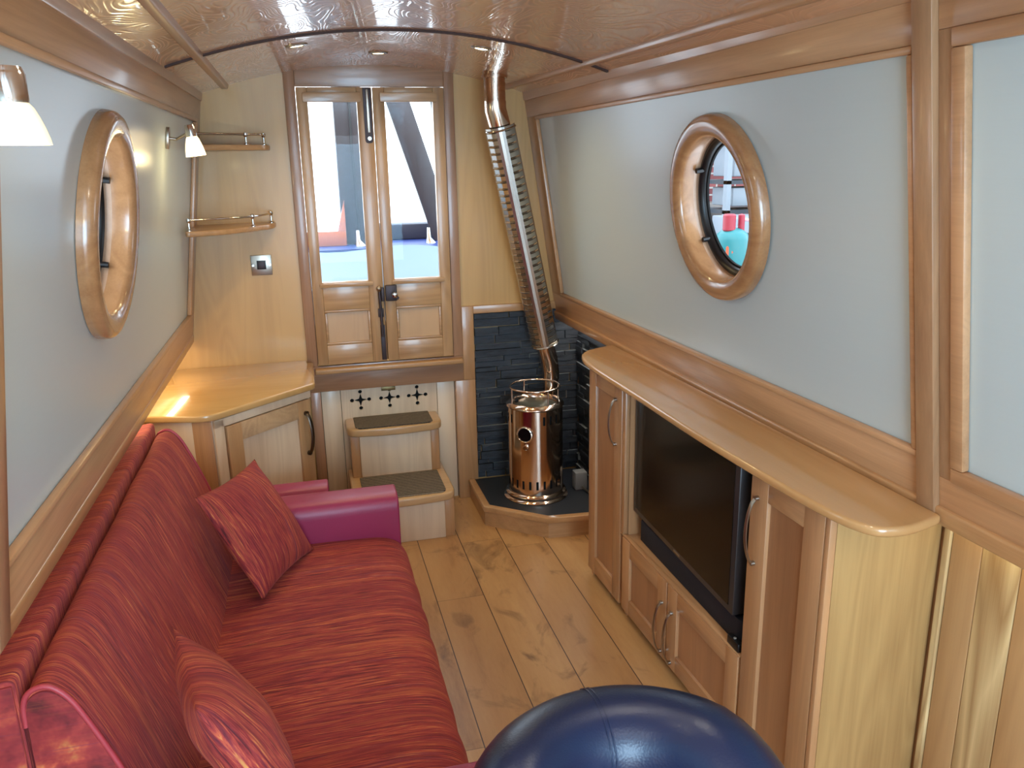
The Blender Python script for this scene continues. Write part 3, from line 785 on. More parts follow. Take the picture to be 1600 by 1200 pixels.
# gas valve box and pipe behind the stove
o = thing('valve_box', 'small grey box with a pipe on the hearth behind the stove', 'valve', (1.13, 3.22, .088))
obj('case', box(1.10, 1.155, 3.22, 3.27, .088, .17, bevel=.004), GREYBOX, o)
obj('feed_pipe', tube([(1.13, 3.225, .10), (1.145, 3.15, .097), (1.165, 3.07, .097), (1.185, 3.02, .10)], .0045, 10), NICKEL, o)
obj('brass_valve', tube([(1.165, 3.06, .100), (1.175, 3.03, .103)], .011, 14), BRASS, o)

# ------------------------------------------------------------------ corner cabinet, worktop, shelves, switch
cc_ = thing('corner_cabinet', 'pale oak corner cabinet with an angled door beyond the sofa', 'cabinet', (-.25, 3.2, 0))
pA, pB, pC = (-.560, 2.862), (-.345, 2.805), (-.022, 3.115)     # plan of the front
bm = bmesh.new()
prism([(*pA, 0), (*pB, 0), (*pC, 0), (pC[0], YF-.001, 0), (-.566, YF-.001, 0)], (0, 0, .688), bm, smooth=False); 
obj('carcass', bm, PALEZ, cc_)
dv = Vector((pC[0]-pB[0], pC[1]-pB[1], 0)); dl_ = dv.length; dv.normalize(); nv = Vector((dv.y, -dv.x, 0))
def CD(u, z, d): return Vector((pB[0], pB[1], z))+dv*u+nv*d
dd = bpy.data.objects.new('door', None); COL.objects.link(dd); dd.parent = cc_; dd.location = CD(.2, .3, 0)-cc_.location
u0, u1 = .045, dl_-.012; zz0, zz1 = .04, .655; sw = .062
obj('stile', slab(CD, u0, u0+sw, zz0, zz1, .001, .018, bevel=.002), DOORZ, dd); obj('stile', slab(CD, u1-sw, u1, zz0, zz1, .001, .018, bevel=.002), DOORZ, dd)
obj('rail', slab(CD, u0+sw, u1-sw, zz1-.065, zz1, .001, .017, bevel=.002), PALEX, dd); obj('rail', slab(CD, u0+sw, u1-sw, zz0, zz0+.065, .001, .017, bevel=.002), PALEX, dd)
obj('door_panel', slab(CD, u0+sw, u1-sw, zz0+.065, zz1-.065, .001, .008), PALEZ, dd)
bm = bmesh.new(); slab(CD, .0, u0-.006, 0, .686, .0005, .012, bm, bevel=.002); slab(CD, .0, dl_, .658, .687, .0005, .012, bm, bevel=.002); obj('face_frame', bm, PALEZ, cc_)
def side_fn(u, z, d):
    a = Vector((pA[0], pA[1], z)); b2 = Vector((pB[0], pB[1], z)); t = (b2-a); tl = t.length; t.normalize(); return a+t*u+Vector((t.y, -t.x, 0))*d
bm = bmesh.new(); slab(side_fn, .155, .222, 0, .686, .0005, .006, bm, bevel=.002); obj('corner_stile', bm, CABZ, cc_)
def bow_handle(pa, pb, out, r=.0065, bow=.024, parent=None, m=NICKEL, name='handle', flat=.55):
    pa, pb, out = Vector(pa), Vector(pb), Vector(out).normalized(); bm = bmesh.new()
    pts = []
    for i in range(17):
        t = i/16; pts.append(pa.lerp(pb, t)+out*(.006+bow*(math.sin(PI*t)**.55 if 0 < t < 1 else 0)))
    tube(pts, r, 14, bm, flat=flat, up=out)
    for p in (pa, pb): tube([p, p+out*.010], r*1.1, 14, bm)
    return obj(name, bm, m, parent)
hu = u1-.028
bow_handle(CD(hu, .445, .018), CD(hu, .605, .018), nv, .0085, .024, dd, BRONZE)
o = thing('corner_worktop', 'glossy oak worktop with a chamfered front on the corner cabinet', 'worktop', (-.28, 3.2, .69))
P = round_poly([(-.566, 2.835), (-.350, 2.772), (.006, 3.095), (.006, YF-.052), (-.018, YF-.052), (-.018, YF-.001), (-.566, YF-.001)], [0, .05, .02, 0, 0, 0, 0], 6)
obj('top_board', prism([(p[0], p[1], .690) for p in P], (0, 0, .025), bevel=.007, seg=3), wood('corner_worktop_oak', (214, 162, 92), (186, 132, 68), 'x', rough=.22, coat=.8, figure=.4, streak=.4, coat_r=.06), o)

def shelf(z, label, group):
    s = thing('corner_shelf', label, 'shelf', (-.25, 3.4, z), group)
    xw = LW(3.15, z, .0).x; yl = 3.13 if z < 1.4 else 3.22
    P = round_poly([(LW(3.5, z, 0).x+.004, YF-.001), (LW(yl, z, 0).x+.014, yl), (-.25, yl+.06), (-.10, 3.40), (-.092, YF-.001)], [0, .02, .2, .06, 0], 7)
    if z > 1.4: P = round_poly([(LW(3.5, z, 0).x+.004, YF-.001), (LW(yl, z, 0).x+.018, yl), (-.24, yl+.06), (-.095, 3.40), (-.088, YF-.001)], [0, .02, .2, .06, 0], 7)
    obj('board', prism([(p[0], p[1], z-.020) for p in P], (0, 0, .020), bevel=.004, seg=2), HONX, s)
    path = [Vector((LW(yl, z+.04, 0).x+.022, yl+.02, z+.038)), Vector((-.25, yl+.082, z+.038)), Vector((-.17, yl+.15, z+.038)), Vector((-.12, 3.40, z+.038)), Vector((-.108, 3.465, z+.038))]
    fine = []
    for i in range(len(path)-1):
        for k in range(6):
            t = k/6; p0 = path[max(i-1, 0)]; p1 = path[i]; p2 = path[i+1]; p3 = path[min(i+2, len(path)-1)]
            fine.append(.5*((2*p1)+(p2-p0)*t+(2*p0-5*p1+4*p2-p3)*t*t+(3*p1-p0-3*p2+p3)*t**3))
    fine.append(path[-1])
    r_ = obj('gallery_rail', tube(fine, .0038, 10), CHROME, s, 'thin chrome gallery rail')
    for p in (path[0], path[2], path[4]):
        bm = bmesh.new(); lathe([(.009, 0), (.009, .003), (.004, .008), (.004, .028), (.0075, .032), (.0085, .038), (.0075, .044), (.0001, .047)], (p.x, p.y, z), 16, bm); obj('rail_post', bm, CHROME, r_)
    return s
shelf(1.298, 'lower of the two oak corner shelves, above the corner cabinet, with chrome rail', 'corner shelves')
shelf(1.598, 'upper of the two oak corner shelves, just behind the small lit wall lamp', 'corner shelves')
o = thing('light_switch', 'square brushed metal switch plate on the bulkhead under the shelves', 'switch', (-.165, YF, 1.127))
obj('plate', box(-.206, -.124, YF-.006, YF, 1.086, 1.168, bevel=.002), NICKEL, o)
rk = obj('rocker_frame', box(-.183, -.147, YF-.009, YF-.006, 1.110, 1.146, bevel=.001), BLACK, o, 'black rocker surround')
obj('rocker', box(-.179, -.151, YF-.012, YF-.009, 1.114, 1.142, bevel=.002), OLDM, rk)
for x in (-.198, -.132): obj('screw', tube([(x, YF-.0085, 1.127), (x, YF-.005, 1.127)], .005, 14), CHROME, o)

# ------------------------------------------------------------------ ceiling downlights
for (x, y), lab in zip(SPOTS, ('lit ceiling downlight nearest the left wall', 'lit ceiling downlight in the middle, above the doors', 'lit ceiling downlight nearest the flue pipe')):
    z = arc_z(x); nrm = Vector((-(x-XC)/1.97, 0, -1)).normalized()
    o = thing('downlight', lab, 'light', (x, y, z), 'ceiling downlights')
    obj('bezel', lathe([(.022, .001), (.024, .006), (.033, .004), (.036, -.002), (.020, -.002)], (x, y, z), 40, axis=tuple(nrm)), NICKEL, o)
    obj('lens', lathe([(.0001, .003), (.023, .003)], (x, y, z), 32, axis=tuple(nrm)), SPOTG, o)

# ------------------------------------------------------------------ wall lamps
def wall_lamp(base, knuckle, cap_top, cap_bot, shade_end, s, glass, label, watt):
    base, knuckle, cap_top, cap_bot, shade_end = map(Vector, (base, knuckle, cap_top, cap_bot, shade_end))
    o = thing('wall_lamp', label, 'lamp', base, 'swivel wall lamps')
    n = Vector((1, 0, -.14)).normalized()
    bm = bmesh.new(); up = Vector((.1444, 0, 1)).normalized(); sd = Vector((0, 1, 0))
    P = [base+up*a*.034*s+sd*b_*.018*s for (a, b_) in ((1, .5), (1, -.5), (.5, -1), (-.5, -1), (-1, -.5), (-1, .5), (-.5, 1), (.5, 1))]
    prism(P, n*.010, bm, bevel=.002); obj('back_plate', bm, NICKEL, o)
    obj('arm', tube([base+n*.008, base+n*.03, knuckle], .0045*s, 12), NICKEL, o)
    d = (shade_end-cap_top).normalized(); q = tuple(d)
    h1 = (cap_bot-cap_top).length; h2 = (shade_end-cap_top).length
    obj('cap', lathe([(.0001, 0), (.014*s, 0), (.0155*s, .004), (.016*s, h1*.18), (.0165*s, h1*.2), (.0165*s, h1), (.012*s, h1)], cap_top, 40, axis=q), CHROME, o)
    r1, r2 = .0165*s, .0305*s
    prof = [(r1*.95, h1), (r1*1.18, h1+(h2-h1)*.12), (r1*1.42, h1+(h2-h1)*.35), (r1*1.63, h1+(h2-h1)*.6), (r2*.97, h1+(h2-h1)*.85), (r2, h2), (r2-.002, h2), (r2*.9, h1+(h2-h1)*.8), (r1*1.4, h1+(h2-h1)*.4), (r1*.9, h1+.002)]
    sh = obj('glass_shade', lathe(prof, cap_top, 48, axis=q), glass, o, 'frosted white glass shade')
    obj('bulb', lathe([(.0001, -.012*s), (.010*s, -.006*s), (.011*s, .004*s), (.0001, .016*s)], cap_top+d*(h1+(h2-h1)*.5), 20, axis=q), SPOTG, sh)
    light('wall_lamp_glow', 'POINT', tuple(cap_top+d*(h2+.03*s)), watt, WARM, .02*s)
    return o
wall_lamp(tuple(LW(2.76, 1.607)), (-.300, 2.70, 1.618), (-.293, 2.69, 1.641), (-.290, 2.69, 1.607), (-.283, 2.69, 1.552), .95, LAMPGL, 'small lit wall lamp with a white glass shade beside the upper shelf', .45)
wall_lamp(tuple(LW(.86, 1.62)), (-.290, .92, 1.612), (-.268, .95, 1.619), (-.2675, .95, 1.585), (-.2690, .95, 1.545), 1.06, LAMPGN, 'close-up white glass wall lamp with chrome cap at the left edge', 1.2)

# ------------------------------------------------------------------ led strips under the gunwales
for fn, ya, yb, lab in ((RL, YB+.1, 1.28, 'right gunwale beside the tall cabinet end'), (LL, YB+.1, YF-.06, 'left gunwale behind the sofa')):
    bm = bmesh.new(); slab(fn, ya, yb, .846, .850, .002, .008, bm); o = obj('led_strip', bm, LED); tag(o, 'hidden warm light strip under the %s' % lab, 'light')
light('led_glow', 'AREA', (1.235, .75, .84), .5, LEDC, .03, (0, 0, .027), size_y=1.0)
light('led_glow', 'AREA', (-.535, 2.95, .84), .9, (1, .9, .58), .03, (0, 0, 0), size_y=1.0)
light('led_glow', 'AREA', (1.175, 3.05, .84), 1.3, (1, .95, .85), .02, (0, 0, .027), size_y=.75)

# ------------------------------------------------------------------ media cabinet
def CF(y, z, d=0): return Vector((.968+.0275*(2.64-y)-d, y, z))
mc = thing('media_cabinet', 'long honey oak cabinet with tall doors around the television bay', 'cabinet', (1.1, 1.97, 0))
def CX(y, z, d): return CF(y, z, -d)        # d into the cabinet
zT = .826
def back(y): return RL(y, 0, .004).x
def carc(y0, y1, z0, z1, m, name, dfront=.0):
    bm = bmesh.new(); a, b_ = CX(y0, z0, dfront), CX(y1, z0, dfront)
    add_hexa(bm, [(a.x, y0, z0), (back(y0), y0, z0), (back(y1), y1, z0), (b_.x, y1, z0), (a.x, y0, z1), (back(y0), y0, z1), (back(y1), y1, z1), (b_.x, y1, z1)])
    finish(bm); return obj(name, bm, m, mc)
carc(1.302, 1.320, 0, zT, SIDEP, 'end_panel'); carc(2.622, 2.640, 0, zT, CABZ, 'end_panel')
carc(1.578, 1.600, 0, zT, CABZ, 'divider', .002); carc(2.322, 2.342, 0, zT, CABZ, 'divider', .002)
carc(1.600, 2.322, .287, .305, CABY, 'bay_shelf'); carc(1.320, 2.622, .808, zT, CABY, 'top_board', .018)
bm = bmesh.new(); slab(CX, 1.600, 2.322, .305, .808, .20, .206, bm); obj('bay_back', bm, CABP, mc)
bm = bmesh.new(); slab(CX, 1.320, 2.622, 0, .03, .02, .035, bm); obj('plinth', bm, CABY, mc)
bm = bmesh.new(); slab(CF, 1.302, 1.3165, 0, zT, 0, .017, bm, bevel=.002); obj('corner_post', bm, CABZ, mc)
def cab_door(y0, y1, z0, z1, sw, rw, hy, hz0, hz1, horiz=False, lab=None):
    d = bpy.data.objects.new('door', None); COL.objects.link(d); d.parent = mc; d.location = CF((y0+y1)/2, z0)-mc.location
    F = lambda y, z, dd: CF(y, z, dd)
    for (a, b_) in ((y0, y0+sw), (y1-sw, y1)): obj('stile', slab(F, a, b_, z0, z1, -.001, .017, bevel=.002), CABZ, d)
    for (a, b_) in ((z0, z0+rw), (z1-rw, z1)): obj('rail', slab(F, y0+sw, y1-sw, a, b_, -.001, .0165, bevel=.002), CABY, d)
    obj('door_panel', slab(F, y0+sw, y1-sw, z0+rw, z1-rw, 0, .007), CABP, d)
    bow_handle(CF(hy, hz0, .017), CF(hy, hz1, .017), (-1, 0, 0), .0055, .022, d, NICKEL)
    return d
cab_door(2.348, 2.636, .035, .822, .062, .065, 2.392, .605, .760)
cab_door(1.3195, 1.590, .035, .822, .068, .068, 1.560, .585, .752)
cab_door(1.998, 2.326, .035, .300, .058, .055, 2.022, .055, .222)
cab_door(1.602, 1.990, .035, .300, .058, .055, 1.958, .055, .222)
bm = bmesh.new(); slab(CF, 1.595, 2.345, .301, .308, -.001, .016, bm, bevel=.002); obj('bay_lip', bm, CABY, mc)
bm = bmesh.new(); slab(CF, 2.3225, 2.346, .308, .822, -.001, .015, bm, bevel=.002); obj('bay_stile', bm, CABZ, mc)
# shaped worktop
o = thing('cabinet_worktop', 'long bow-fronted glossy oak worktop on the television cabinet', 'worktop', (1.05, 2.0, .827))
edge = [(1.085, 2.79), (.97, 2.730), (.925, 2.640), (.914, 2.509), (.916, 2.30), (.921, 2.118), (.922, 1.92), (.926, 1.73), (.932, 1.59), (.939, 1.46), (.947, 1.35), (.958, 1.263), (.975, 1.205), (1.003, 1.172), (1.06, 1.165), (1.135, 1.185)]
def crom(E, n=5):
    out = []
    for i in range(len(E)-1):
        p0, p1, p2, p3 = [Vector(E[max(0, min(len(E)-1, i+j))]) for j in (-1, 0, 1, 2)]
        for k in range(n):
            t = k/n; out.append(tuple(.5*((2*p1)+(p2-p0)*t+(2*p0-5*p1+4*p2-p3)*t*t+(3*p1-p0-3*p2+p3)*t**3)))
    out.append(tuple(E[-1])); return out
E_ = crom(edge)
xw0 = RW(1.185, .848, .021).x; xw1 = RW(2.80, .848, .021).x
P = E_+[(xw0, 1.19), (xw1, 2.80)]
WTOPX = RW(2.0, .848, .021)
obj('top_board', prism([(p[0], p[1], .8275) for p in P], (0, 0, .0215), bevel=.008, seg=3), WTOP, o)

# ------------------------------------------------------------------ television, soundbar, small controller
tv = thing('television', 'black flat-screen television set in the cabinet bay', 'television', (1.0, 1.98, .39))
def TVF(y, z, d=0): return Vector((0.994-.012*(2.32-y)/.68-d, y, z))
obj('housing', slab(TVF, 1.645, 2.320, .392, .803, -.05, 0, bevel=.004), BEZEL, tv)
obj('screen', slab(TVF, 1.667, 2.302, .412, .792, -.001, .0015, bevel=.0005, seg=1), SCREEN, tv)
obj('badge', slab(TVF, 1.96, 2.0, .400, .406, 0, .001), NICKEL, tv)
obj('stand', box(1.100, 1.135, 1.90, 2.06, .3055, .46, bevel=.004), BLACK, tv); obj('stand_bracket', box(1.03, 1.102, 1.93, 2.03, .43, .46, bevel=.003), BLACK, tv)
sb = thing('soundbar', 'long dark navy soundbar below the television', 'speaker', (1.03, 1.97, .306))
P = round_poly([(1.000, 2.270), (1.000, 1.635), (1.022, 1.612), (1.08, 1.612), (1.09, 2.270)], [.006, .03, .03, .004, .004], 6)
obj('grille', prism([(p[0], p[1], .308) for p in P], (0, 0, .072), bevel=.006, seg=2), SBAR, sb)
sb.location = Vector((1.03, 1.97, .306))
rc = thing('remote_control', 'small black gadget on the cabinet shelf at the right end of the soundbar', 'gadget', (.99, 1.625, .308))
obj('case', prism([(p[0], p[1], .309) for p in round_poly([(.980, 1.606), (.980, 1.662), (.9965, 1.662), (.9965, 1.606)], .005, 4)], (0, 0, .024), bevel=.003), BLACK, rc)
obj('button', tube([(.988, 1.635, .333), (.988, 1.635, .335)], .004, 12), GREYBOX, rc)

# ------------------------------------------------------------------ sofa
sf = thing('sofa', 'long red striped sofa bed with raspberry leather arms along the left wall', 'sofa', (-.1, 1.85, 0))
YS0, YS1 = 1.215, 2.405
def sub_surface(grid, thick=None):
    bm = bmesh.new(); V = [[bm.verts.new(p) for p in row] for row in grid]
    for i in range(len(V)-1):
        for j in range(len(V[0])-1): bm.faces.new((V[i][j], V[i+1][j], V[i+1][j+1], V[i][j+1]))
    return bm
def crown(t, p=6): return 1-abs(2*t-1)**p
# seat: a padded loaf, profile in x-z swept along y
prof = [(-.36, .20), (-.36, .33), (-.33, .362), (-.25, .370), (-.12, .376), (.0, .378), (.10, .378), (.16, .374), (.205, .362), (.235, .338), (.248, .300), (.246, .25), (.225, .19)]
prof = crom(prof, 4)
NY = 64; grid = []
for i in range(NY+1):
    t = i/NY; y = YS0+(YS1-YS0)*t; e = .012*(1-crown(t, 24)); row = []
    for (x, z) in prof:
        w = .0022*math.sin(y*41+x*9)*math.sin(x*17+y*5)
        cx, cz = -.06, .27; s = 1-e*1.6
        row.append((cx+(x-cx)*s+w, y, cz+(z-cz)*s+w))
    grid.append(row)
bm = sub_surface(grid)
bm.verts.ensure_lookup_table()
n = len(prof)
bm.faces.new([bm.verts[k] for k in range(n)]); bm.faces.new([bm.verts[NY*n+k] for k in range(n)][::-1])
finish(bm, smooth=True); obj('seat_cushion', bm, FAB, sf)
obj('base', box(-.50, .205, YS0+.02, YS1-.02, .02, .195, bevel=.008), PINK, sf)
# back: rounded section leaning on the wall
bp = [(-.477, .30), (-.477, .50), (-.477, .69), (-.474, .732), (-.464, .750), (-.446, .757), (-.428, .750), (-.408, .725), (-.388, .68), (-.358, .60), (-.325, .50), (-.298, .42), (-.28, .355), (-.30, .30)]
bp = crom(bp, 4); n = len(bp); grid = []
YB0, YB1 = 1.235, 2.53
for i in range(NY+1):
    t = i/NY; y = YB0+(YB1-YB0)*t; e = .016*(1-crown(t, 30)); row = []
    for (x, z) in bp:
        s = 1-e*2; w = .0025*math.sin(y*14+z*9)*math.sin(z*13+2*y); row.append((-.40+(x+.40)*s+w, y, .5+(z-.5)*s+w*.5))
    grid.append(row)
bm = sub_surface(grid); bm.verts.ensure_lookup_table()
bm.faces.new([bm.verts[k] for k in range(n)]); bm.faces.new([bm.verts[NY*n+k] for k in range(n)][::-1])
finish(bm, smooth=True); bk = obj('backrest', bm, FAB, sf)
obj('end_cap', prism([(-.40+(x+.40)*.955, YB0-.004, .5+(z-.5)*.955) for (x, z) in bp], (0, .012, 0), bevel=.002), FABE, bk)
obj('piping', tube([Vector((-.40+(x+.40)*.985, YB0-.001, .5+(z-.5)*.985)) for (x, z) in bp[8:]], .0045, 10), PIPE, bk, 'smooth red piping on the near edge')
obj('piping', tube([Vector((-.40+(x+.40)*.985, YB1+.001, .5+(z-.5)*.985)) for (x, z) in bp[8:]], .0045, 10), PIPE, bk)
# the folded rear section standing behind, split in two lengths
for (ya, yb) in ((1.235, 2.165), (2.168, 2.56)):
    P = round_poly([(-.550, .30), (-.480, .30), (-.480, .772), (-.550, .764)], [.004, .004, .014, .014], 5)
    obj('rear_section', prism([(p[0], ya, p[1]) for p in P], (0, yb-ya, 0), bevel=.004), FAB, sf)
obj('rear_end_cap', prism([(-.546, 1.231, .31), (-.484, 1.231, .31), (-.484, 1.231, .762), (-.546, 1.231, .755)], (0, .006, 0), bevel=.002), FABE, sf)
# arms
def arm(y0, y1, zt, x0, x1, rz=.045, name='armrest'):
    P = round_poly([(y0, .03), (y1, .03), (y1, zt), (y0, zt)], [.01, .01, .03, .052], 7)
    bm = prism([(x0, p[0], p[1]) for p in P], (x1-x0, 0, 0), bevel=.012, seg=4); return obj(name, bm, PINK, sf)
arm(YS1+.003, 2.535, .503, -.33, .232)
arm(1.055, YS0-.010, .500, -.33, .232)
arm(2.60, 2.70, .482, -.33, .021, name='side_pad')
obj('arm_base', box(-.33, .20, 2.536, 2.60, .03, .40, bevel=.01), PINK, sf)

# ------------------------------------------------------------------ scatter cushions
def cushion(T, L_, B, R_, label, thick=.085, push=0):
    T, L_, B, R_ = map(Vector, (T, L_, B, R_)); c = (T+L_+B+R_)/4
    ex = ((R_-T)+(B-L_))/2; ey = ((T-L_)+(R_-B))/2; w, h = ex.length, ey.length; ex.normalize(); ey = (ey-ex*ey.dot(ex)).normalized(); nz = ex.cross(ey)
    bm = bmesh.new(); N = 40; top = {}; bot = {}
    for i in range(N+1):
        for j in range(N+1):
            u, v = 2*i/N-1, 2*j/N-1
            a = (1-abs(u)**2.4)*(1-abs(v)**2.4); th = thick*.5*max(a, 0)**.72
            sx2 = 1-.075*(1-v*v)*abs(u)**3; sy2 = 1-.075*(1-u*u)*abs(v)**3
            wr_ = .0035*math.sin(7*u+3*v)*math.sin(5*v-2*u)*a
            p = ((u*w/2*sx2), (v*h/2*sy2))
            edge = i in (0, N) or j in (0, N)
            top[i, j] = bm.verts.new((p[0], p[1], th+wr_))
            bot[i, j] = top[i, j] if edge else bm.verts.new((p[0], p[1], -th+wr_))
    for i in range(N):
        for j in range(N):
            bm.faces.new((top[i, j], top[i+1, j], top[i+1, j+1], top[i, j+1]))
            bm.faces.new((bot[i, j], bot[i, j+1], bot[i+1, j+1], bot[i+1, j]))
    for f in bm.faces: f.smooth = True
    me = bpy.data.meshes.new('scatter_cushion'); bm.to_mesh(me); bm.free(); me.materials.append(FABC)
    o = bpy.data.objects.new('scatter_cushion', me); COL.objects.link(o)
    Mx = Matrix((ex, ey, nz)).transposed().to_4x4(); Mx.translation = c; o.matrix_world = Mx
    tag(o, label, 'cushion', 'red striped scatter cushions'); return o
cushion((-.194, 2.447, .664), (-.330, 2.147, .672), (-.180, 2.064, .390), (-.041, 2.364, .382), 'red striped cushion leaning on the far leather arm of the sofa', .115)
cushion((-.290, 1.455, .700), (-.215, 1.150, .722), (-.075, 1.170, .425), (-.150, 1.465, .400), 'red striped cushion at the near end of the sofa, by the picture edge', .12)

# ------------------------------------------------------------------ tub chair
ch = thing('tub_chair', 'dark navy leather tub chair with a padded curved back in the foreground', 'chair', (.39, .83, 0))
cx, cy, zt = .384, .836, .645
RM, rm = .175, .079
pts = []; 
for i in range(49):
    a = PI/2+(i/48-.5)*2*2.25
    drop = .16*max(0, (abs(a-PI/2)-.9)/1.35)**1.5
    pts.append(Vector((cx+RM*math.cos(a), cy+RM*math.sin(a), zt-drop)))
n_ = len(pts)
bm = bmesh.new()
tube(pts, [rm*(1 if 3 < i < n_-4 else (.80+.05*min(i, n_-1-i))) for i in range(n_)], 28, bm)
obj('padded_rim', bm, NAVY, ch)
bm = bmesh.new(); rings = []
for (rr, z) in ((RM+.050, .64), (RM+.045, .50), (RM+.015, .36), (RM-.01, .26), (RM-.07, .26), (RM-.055, .40), (RM-.035, .55), (RM-.035, .64)):
    rings.append([bm.verts.new((cx+rr*math.cos(PI/2+(i/48-.5)*4.5), cy+rr*math.sin(PI/2+(i/48-.5)*4.5), z if z < .5 else z-(.16*max(0, (abs((i/48-.5)*4.5)-.9)/1.35)**1.5))) for i in range(49)])
for k in range(len(rings)):
    A_, B_ = rings[k], rings[(k+1) % len(rings)]
    for i in range(48): bm.faces.new((A_[i], A_[i+1], B_[i+1], B_[i]))
bm.faces.new([r[0] for r in rings]); bm.faces.new([r[-1] for r in rings][::-1]); finish(bm, smooth=True); obj('back_shell', bm, NAVY, ch)
obj('seat_pad', lathe([(.0001, .27), (.09, .27), (.105, .30), (.105, .355), (.095, .385), (.07, .395), (.0001, .398)], (cx, cy-.01, 0), 48), NAVY, ch)
obj('base_column', lathe([(.03, .03), (.03, .27)], (cx, cy, 0), 32), CHROME, ch)
obj('base_disc', lathe([(.0001, 0), (.19, 0), (.20, .006), (.12, .018), (.04, .03), (.0001, .032)], (cx, cy, 0), 64), CHROME, ch)
a = PI/2+.03
for off in (-.0035, .0035):
    bm = bmesh.new(); q = []
    for k in range(15):
        b_ = -.5+3.6*k/14; rad = rm+.0004
        q.append(Vector((cx+(RM+math.cos(b_)*rad)*math.cos(a)+off, cy+(RM+math.cos(b_)*rad)*math.sin(a), zt+math.sin(b_)*rad)))
    tube(q, .0013, 8, bm); obj('seam', bm, NAVY, ch)

# ------------------------------------------------------------------ outside, ahead of the doors
WETW = wood('weathered_post_timber', (52, 40, 44), (20, 16, 24), 'z', rough=.6, coat=.1)
ORW = wood('varnished_orange_board', (190, 92, 40), (150, 60, 26), 'x', rough=.3, coat=.5)
BLUE = plain('blue_painted_deck', (24, 46, 110), .5); COVER = plain('pale_grey_canvas', (112, 128, 142), .8); CYAN = plain('turquoise_painted_steel', (40, 110, 150), .5)
GREYB = plain('grey_painted_beam', (44, 44, 60), .6)
o = obj('mast_post', box(.225, .375, 4.66, 4.74, 1.085, 2.25, bevel=.008), WETW); tag(o, 'dark weathered timber post seen through the left door glass', 'post')
bm = bmesh.new(); box(.292, .297, 4.655, 4.66, 1.16, 2.2, bm); o = obj('post_rope', tube([(.312, 4.654, 2.2), (.308, 4.654, 1.6), (.322, 4.654, 1.091)], .006, 10), BLACK); bm.free(); tag(o, 'thin dark rope hanging down the face of the timber post', 'rope')
bm = bmesh.new(); prism([(.44, 4.70, 2.08), (.60, 4.70, 1.98), (.82, 4.70, 1.27), (.80, 4.70, 1.085), (.745, 4.70, 1.085)], (0, .04, 0), bm, bevel=.006)
o = obj('timber_strut', bm, WETW); tag(o, 'dark diagonal timber strut seen through the right door glass', 'strut')
bm = bmesh.new(); prism([(.72, 4.78, 2.15), (.80, 4.78, 2.15), (.90, 4.78, 1.3), (.90, 4.78, 1.085), (.87, 4.78, 1.085), (.86, 4.78, 1.3)], (0, .05, 0), bm); o = obj('hanging_rope', bm, BLACK); tag(o, 'dark cord behind the diagonal strut at the right edge of the glass', 'rope')
bm = bmesh.new(); box(-.30, .245, 4.62, 4.65, 1.085, 1.165, bm, bevel=.004); prism([(.20, 4.62, 1.165), (.245, 4.62, 1.165), (.245, 4.62, 1.33)], (0, .03, 0), bm); o = obj('cratch_board', bm, ORW); tag(o, 'orange varnished board left of the timber post outside', 'board')
o = obj('deck_locker', box(.44, 1.3, 4.84, 5.0, 1.085, 1.175, bevel=.01), GREYB); tag(o, 'grey locker at the foot of the diagonal strut', 'locker')
bm = bmesh.new(); box(-.6, 1.4, 4.41, 5.3, .84, 1.085, bm); o = obj('foredeck', bm, BLUE); tag(o, 'blue painted foredeck outside the doors', 'deck')
bm = bmesh.new(); N = 24; gr = []
for i in range(N+1):
    x = -.7+2.2*i/N; row = []
    for (y, z) in ((4.40, 1.085), (4.36, 1.06), (4.15, .99), (3.95, .95), (3.94, .842), (4.40, .842)):
        row.append((x, y, z+.012*math.sin(x*9+y*5) if z > .86 else z))
    gr.append(row)
bm = sub_surface(gr); finish(bm, smooth=True); o = obj('canvas_cover', bm, COVER); tag(o, 'pale grey canvas cover just outside the door glass', 'cover')
o = obj('well_deck_coaming', box(-.7, 1.5, 3.88, 3.93, .84, .955, bevel=.006), CYAN); tag(o, 'turquoise coaming along the bottom of the door glass', 'coaming')
for x, lab in ((.155, 'left'), (.545, 'right')):
    o = obj('deck_cleat', tube([(x+.16, 4.58, 1.08), (x+.15, 4.58, 1.115), (x+.15, 4.58, 1.17)], [.03, .012, .009], 16), CHROME); tag(o, 'small chrome fitting on the blue foredeck, seen through the %s glass' % lab, 'fitting')

o = obj('bow_hull', box(-.75, 1.55, 3.62, 5.6, -.6, .84), plain('dark_hull', (40, 44, 50), .6)); tag(o, 'dark hull of the bow below the foredeck', 'hull')
# outside the right porthole
def mk_brick():
    t = NT('red_brickwork'); tcn = t.n('ShaderNodeTexCoord'); mp = t.n('ShaderNodeMapping'); mp.inputs['Rotation'].default_value = (PI/2, 0, 0)
    br = t.n('ShaderNodeTexBrick'); t.l(tcn.outputs['Object'], mp.inputs[0]); t.l(mp.outputs[0], br.inputs[0])
    br.inputs['Color1'].default_value = lin((120, 62, 62)); br.inputs['Color2'].default_value = lin((96, 48, 50)); br.inputs['Mortar'].default_value = lin((140, 138, 134))
    br.inputs['Scale'].default_value = 1; br.inputs['Brick Width'].default_value = .22; br.inputs['Row Height'].default_value = .075; br.inputs['Mortar Size'].default_value = .009
    t.l(br.outputs[0], t.b.inputs['Base Color']); t.set(Roughness=.9); return t.m
PALEM = plain('pale_painted_metal', (118, 126, 134), .5); TEAL = plain('teal_gas_bottle', (6, 104, 108), .4); REDP = plain('red_plastic_cap', (140, 24, 44), .5); DKT = plain('dark_grey_slats', (36, 44, 52), .7); ORG = plain('orange_label', (190, 78, 44), .6); STONE = plain('pale_concrete', (110, 110, 110), .9)
DRW = wood('weathered_plank', (96, 82, 74), (60, 52, 46), 'x')
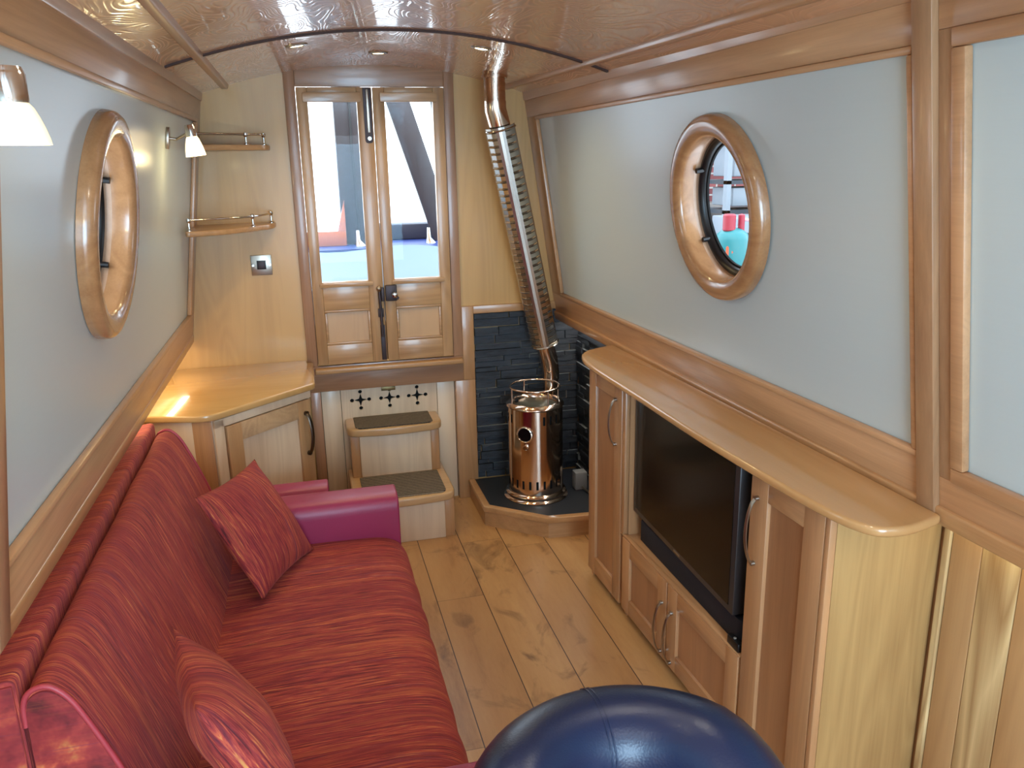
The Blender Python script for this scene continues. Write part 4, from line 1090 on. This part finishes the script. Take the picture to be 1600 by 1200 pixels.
o = obj('quay_edge', box(1.9, 9.0, 4.2, 8.19, -.4, .42), STONE); tag(o, 'pale concrete towpath outside the right porthole', 'towpath')
o = obj('brick_wall', box(2.0, 9.0, 8.2, 8.4, -.4, 2.3), mk_brick()); tag(o, 'red brick wall beyond the towpath, through the right porthole', 'wall')
rk = thing('storage_rack', 'pale metal rack with boxes behind the teal gas bottle', 'rack', (3.5, 6.8, .42))
obj('upright', box(3.42, 3.46, 6.2, 6.26, .42, 1.72), PALEM, rk); obj('upright', box(4.56, 4.60, 6.2, 6.26, .42, 1.72), PALEM, rk)
for z in (1.66, 1.30, 1.06): obj('rack_shelf', box(3.42, 4.60, 6.2, 6.7, z, z+.03), DKT, rk)
for (z0, z1, x0) in ((1.36, 1.62, 3.50), (1.12, 1.27, 3.50)): obj('stored_panel', box(x0, 4.5, 6.24, 6.6, z0, z1, bevel=.01), PALEM, rk)
vb = thing('vented_cabinet', 'pale metal cabinet with vent slots right of the gas bottle', 'cabinet', (3.5, 5.9, .42))
bx = box(3.27, 4.1, 5.75, 6.15, .42, 1.06, bevel=.01); obj('case', bx, PALEM, vb)
for c0 in (3.36, 3.47):
    for k in range(6): obj('vent_slot', box(c0, c0+.07, 5.742, 5.749, .93-k*.05, .945-k*.05), DKT, vb)
o = thing('timber_stack', 'weathered planks stacked against the brick wall', 'timber', (3.4, 7.9, .42))
for k in range(4): obj('plank', box(3.0, 4.15, 7.6, 8.1, .42+k*.17, .57+k*.17, bevel=.01), DRW, o)
gb = thing('gas_bottle', 'teal gas bottle with red cap and orange label outside the right porthole', 'gas bottle', (2.95, 5.3, .42))
gx, gy = 2.985, 5.30
obj('cylinder_body', lathe([(.0001, .42), (.10, .42), (.115, .45), (.115, .95), (.106, .99), (.07, 1.02), (.04, 1.03), (.0001, 1.03)], (gx, gy, 0), 48), TEAL, gb)
obj('red_cap', lathe([(.035, 1.01), (.045, 1.02), (.045, 1.12), (.035, 1.13), (.0001, 1.13)], (gx-.04, gy-.02, 0), 32), REDP, gb)
obj('regulator', lathe([(.0001, 1.0), (.024, 1.0), (.024, 1.12), (.0001, 1.13)], (gx+.055, gy-.02, 0), 20), REDP, gb)
obj('hose', tube([(gx+.06, gy-.02, 1.09), (gx+.13, gy-.03, 1.08), (gx+.20, gy-.01, 1.0), (gx+.27, gy+.02, .93)], .011, 12), plain('pink_hose', (216, 150, 160), .6), gb)
a = math.atan2(-gy, -gx)-.25; q = []
bm = bmesh.new()
ring = []
for (ua, uz) in ((0, .055), (.36, 0), (0, -.055), (-.36, 0)):
    ring.append((gx+.1162*math.cos(a+ua), gy+.1162*math.sin(a+ua), .87+uz*.8))
prism(ring, (.004*-math.cos(a), .004*-math.sin(a), 0), bm, smooth=False); obj('orange_label', bm, ORG, gb)
